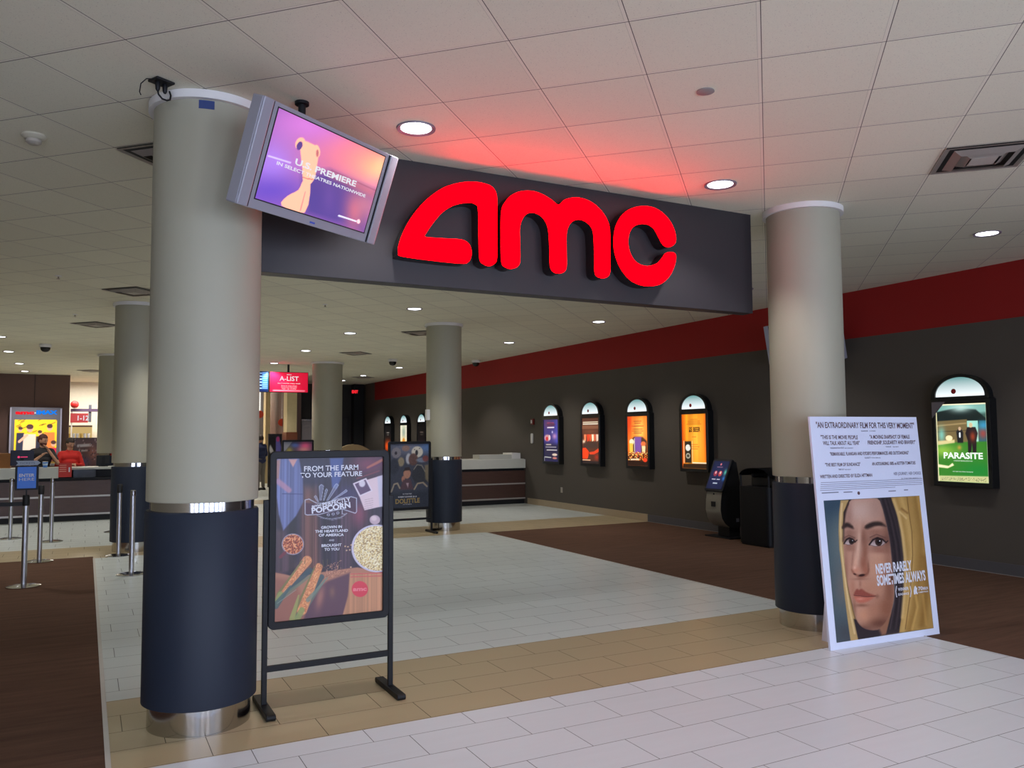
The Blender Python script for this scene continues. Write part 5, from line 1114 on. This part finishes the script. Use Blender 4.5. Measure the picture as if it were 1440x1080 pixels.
# centre opening under the red screen
ca = empty('concession_counter', (4.3, 33.5, 0), 0, 'distant concession stand with glowing menu wall under the red hanging screen', 'concession stand')
bm = B(); box(bm, -2.5, 3.2, 2., 2.1, 2.35, CZ-.02); 
A = unit(60, 30); A.C[:] = (240, 206, 120); A.streaks(np.ones_like(A.U), .3, True, 30); A.speck(A.poly([(.6, 0), (1, 0), (1, .7), (.6, .7)]), [(190, 90, 60), (250, 230, 180)], .4, 1)
bm.free(); art_obj('glowing_menu', A, 5.6, 1.0, M_lit, ca, -2.5, 2.62, 1.9)
bm = B(); box(bm, -2.5, 3.2, 1.2, 1.9, 2.25, 2.6); obj('menu_soffit', bm, plain('soffit_brown', (120, 84, 66), .6), ca)
bm = B(); box(bm, -2.5, 3.2, .9, 1.9, 0, 1.05); obj('stand_front', bm, wood_mat('stand_wood', (170, 120, 76)), ca)
bm = B(); box(bm, -2.5, 3.2, 1.85, 1.9, 1.05, 2.25); obj('stand_back', bm, plain('stand_back_cream', (226, 196, 160), .6), ca)
for x in (6.06, 5.31):
    b_ = empty('hanging_disc', (x, 29.0, 2.15 if x > 5.6 else 2.43), 0, 'small orange-red round sign hanging in the far centre opening, %s' % ('beside the cream pier' if x > 5.6 else 'beside the nearest column'), 'sign', 'orange round signs')
    bm = B(); lathe(bm, [(.13, 0), (.13, .02)], 24); bm.transform(Matrix.Rotation(PI/2, 4, 'X')); obj('disc', bm, plain('disc_orange', (236, 84, 56), .5), b_)
    bm = B(); tube(bm, [(0, -.01, .13), (0, -.01, CZ-b_.location.z)], .004, 6); obj('hanging_wire', bm, M_steel, b_)
ag = empty('film_cutout', (5.56, 27.6, 0), 0, 'dark cardboard film cutout with blue and pink figure, far centre', 'standee')
bm = B(); box(bm, -.22, .22, 0, .1, 0, 1.75); obj('cutout_board', bm, M_blackm, ag)
A = unit(40, 110); A.C[:] = (20, 20, 26); A.poly([(.55, .08), (.8, .06), (.95, .25), (.9, .5), (.95, .8), (.6, .8), (.55, .4)], (90, 90, 170), 1, soft=.03); A.ell(.7, .1, .12, .05, (170, 60, 120)); A.line([(.65, .45), (.62, .78)], .1, (190, 110, 150), .9, .03); A.line([(.85, .45), (.88, .78)], .08, (190, 190, 220), .9, .03); A.line([(.15, .28), (.4, .4)], .14, (200, 200, 206), .9, .04); A.line([(.2, .7), (.3, .9)], .12, (180, 180, 180), .7, .05)
art_obj('cutout_print', A, .44, 1.75, M_print, ag, -.22, 0, -.003)
wl = empty('light_column', (5.66, 31.2, 0), 0, 'tall white glowing strip far off beside the nearest column', 'light')
bm = B(); box(bm, -.06, .06, -.05, .0, 2.5, 3.5); obj('glowing_strip', bm, glow('strip_glow', (255, 250, 235), 2.), wl); bm = B(); box(bm, -.2, .2, 0, .05, 0, CZ); obj('strip_panel', bm, plain('panel_grey', (150, 152, 160), .6), wl)
gp = empty('glass_panel', (6.55, 26.9, 0), 0, 'grey translucent panel left of the thick far column', 'panel')
bm = B(); box(bm, -.28, .28, 0, .04, 0, 2.18); obj('panel_sheet', bm, plain('panel_mauve_grey', (112, 104, 108), .4), gp); bm = B(); box(bm, -.29, .29, -.01, .05, 2.18, 2.22); obj('panel_rail', bm, M_steel, gp)
lo = empty('lobby_sofa', (8.4, 28.2, 0), 0, 'low curved tan seat back seen over the popcorn stand frame', 'seat')
bm = B(); n = 16
pts = [(-.9+1.8*k/n, .95+.42*math.sin(PI*k/n)) for k in range(n+1)]
prism(bm, [(-.9, .2)]+pts+[(.9, .2)], 0, .2); obj('seat_back', recalc(bm), plain('seat_tan', (150, 130, 96), .7), lo); bm = B(); box(bm, -.9, .9, -.6, 0, .0, .45); obj('seat_cushion', bm, plain('seat_tan', (150, 130, 96), .7), lo, bevel=.04)
# exit sign
ex = empty('exit_sign', (9.12, 30.5, 3.36), 0, 'small red glowing exit sign at the far end', 'exit sign')
bm = B(); box(bm, -.17, .17, 0, .05, -.1, .1); obj('exit_casing', bm, M_blackm, ex); bm = B(); box(bm, -.02, .02, .01, .04, .1, CZ-3.36); obj('exit_bracket', bm, M_blackm, ex)
bm = B(); box(bm, -.15, .15, -.004, 0, -.085, .085); obj('exit_face', bm, plain('exit_face_dark', (70, 6, 8), .4), ex)
text('exit_lettering', 'EXIT', glow('exit_red', (255, 40, 50), 1.6), ex, 0, -.055, w=.24, h=.11, y=-.007, align='C', bold=.04)

# hanging screens
def hang_screen(x, y, z, w, h, label, art, txts, pole=True):
    t = empty('hanging_screen', (x, y, z), 0, label, 'screen', 'hanging screens')
    bm = B(); box(bm, -w/2, w/2, 0, .07, -h/2, h/2); obj('screen_casing', bm, M_blackm, t, bevel=.004)
    art_obj('screen_picture', art, w-.03, h-.03, M_tv, t, -w/2+.015, -h/2+.015, -.003)
    for st, xx, zz, ww, hh, al_, bo in txts: text('screen_text', st, M_tvtxt, t, xx, zz, w=ww, h=hh, y=-.006, align=al_, bold=bo)
    if pole: bm = B(); lathe(bm, [(.03, -h/2+.1), (.03, CZ-z-.001)], 14, cx=0, cy=.1); obj('ceiling_pole', bm, M_black, t)
    return t
A = unit(60, 34); A.C[:] = (226, 22, 60); A.glow(.5, .5, .6, .5, (236, 30, 70), .6); A.line([(.1, .93), (.9, .93)], .06, (250, 170, 190), .8, .03)
hang_screen(4.95, 22.8, 3.155, 1.06, .57, 'red hanging screen with A-List lettering in front of the thick far column', A, [('A-LIST', 0, .04, .52, .13, 'C', .01), ('amc', 0, .20, .13, .03, 'C', .02), ('See 3 movies every week', 0, -.045, .62, .03, 'C', .02), ('Reserve seats ahead', 0, -.11, .42, .025, 'C', .01), ('Premium formats', 0, -.15, .42, .025, 'C', .01), ('Sign up today', 0, -.19, .4, .025, 'C', .01)])
A = unit(60, 34); A.C[:] = (20, 40, 90)
for k in range(6): A.line([(.0, .08+k*.15), (.84, .08+k*.15)], .07, (150, 190, 230), .95, .02)
A.poly([(.84, 0), (1, 0), (1, .88), (.84, .88)], (50, 110, 190), .9)
for k in range(9): A.line([(.87, .06+k*.095), (.97, .06+k*.095)], .03, (170, 214, 240), .8)
hang_screen(3.87, 22.8, 3.155, 1.06, .57, 'blue schedule screen hanging beside the red one, cut by the nearest column', A, [])

# ------------------------------------------------------------------ light from the place
def area(name, loc, rot, sx, sy, energy, col):
    ld = bpy.data.lights.new(name, 'AREA'); ld.shape = 'RECTANGLE'; ld.size = sx; ld.size_y = sy; ld.energy = energy; ld.color = col
    o = bpy.data.objects.new(name, ld); COL.objects.link(o); o.location = loc; o.rotation_euler = rot; return o
for i in range(8):
    x = XL+(XW-XL)*(i+.5)/8; area('daylight_storefront', (x, YF-.3, 1.7), (PI/2, 0, 0), .95, 2.9, 118, (.50, .66, 1.) if i in (2, 5) else (.78, .83, 1.))
area('concession_lighting', (.3, 31.3, CZ-.1), (0, 0, 0), 3, 1.6, 150, (1., .94, .84))
area('concession_lighting', (5.5, 33., CZ-.1), (0, 0, 0), 4, 3, 520, (1., .91, .76))
wd = bpy.data.worlds.new('World'); S.world = wd; wd.use_nodes = True
bg = wd.node_tree.nodes['Background']; bg.inputs[0].default_value = (.55, .65, .85, 1); bg.inputs[1].default_value = .6

# ------------------------------------------------------------------ camera
cam = bpy.data.cameras.new('Camera'); co_ = bpy.data.objects.new('Camera', cam); COL.objects.link(co_); S.camera = co_
cam.sensor_width = 36.; cam.lens = 36*f_/1440; cam.clip_end = 200; cam.clip_start = .05
Mx = Matrix((( cr.x, cu_.x, -fwd.x, 0), (cr.y, cu_.y, -fwd.y, 0), (cr.z, cu_.z, -fwd.z, 1.66), (0, 0, 0, 1)))
co_.matrix_world = Mx
S.view_settings.view_transform = 'Standard'; S.view_settings.look = 'None'; S.view_settings.gamma = 1.; S.view_settings.exposure = -.08; S.view_settings.use_curve_mapping = False
# only top-level objects carry a category
for o in bpy.data.objects:
    if o.parent and 'category' in o: del o['category']
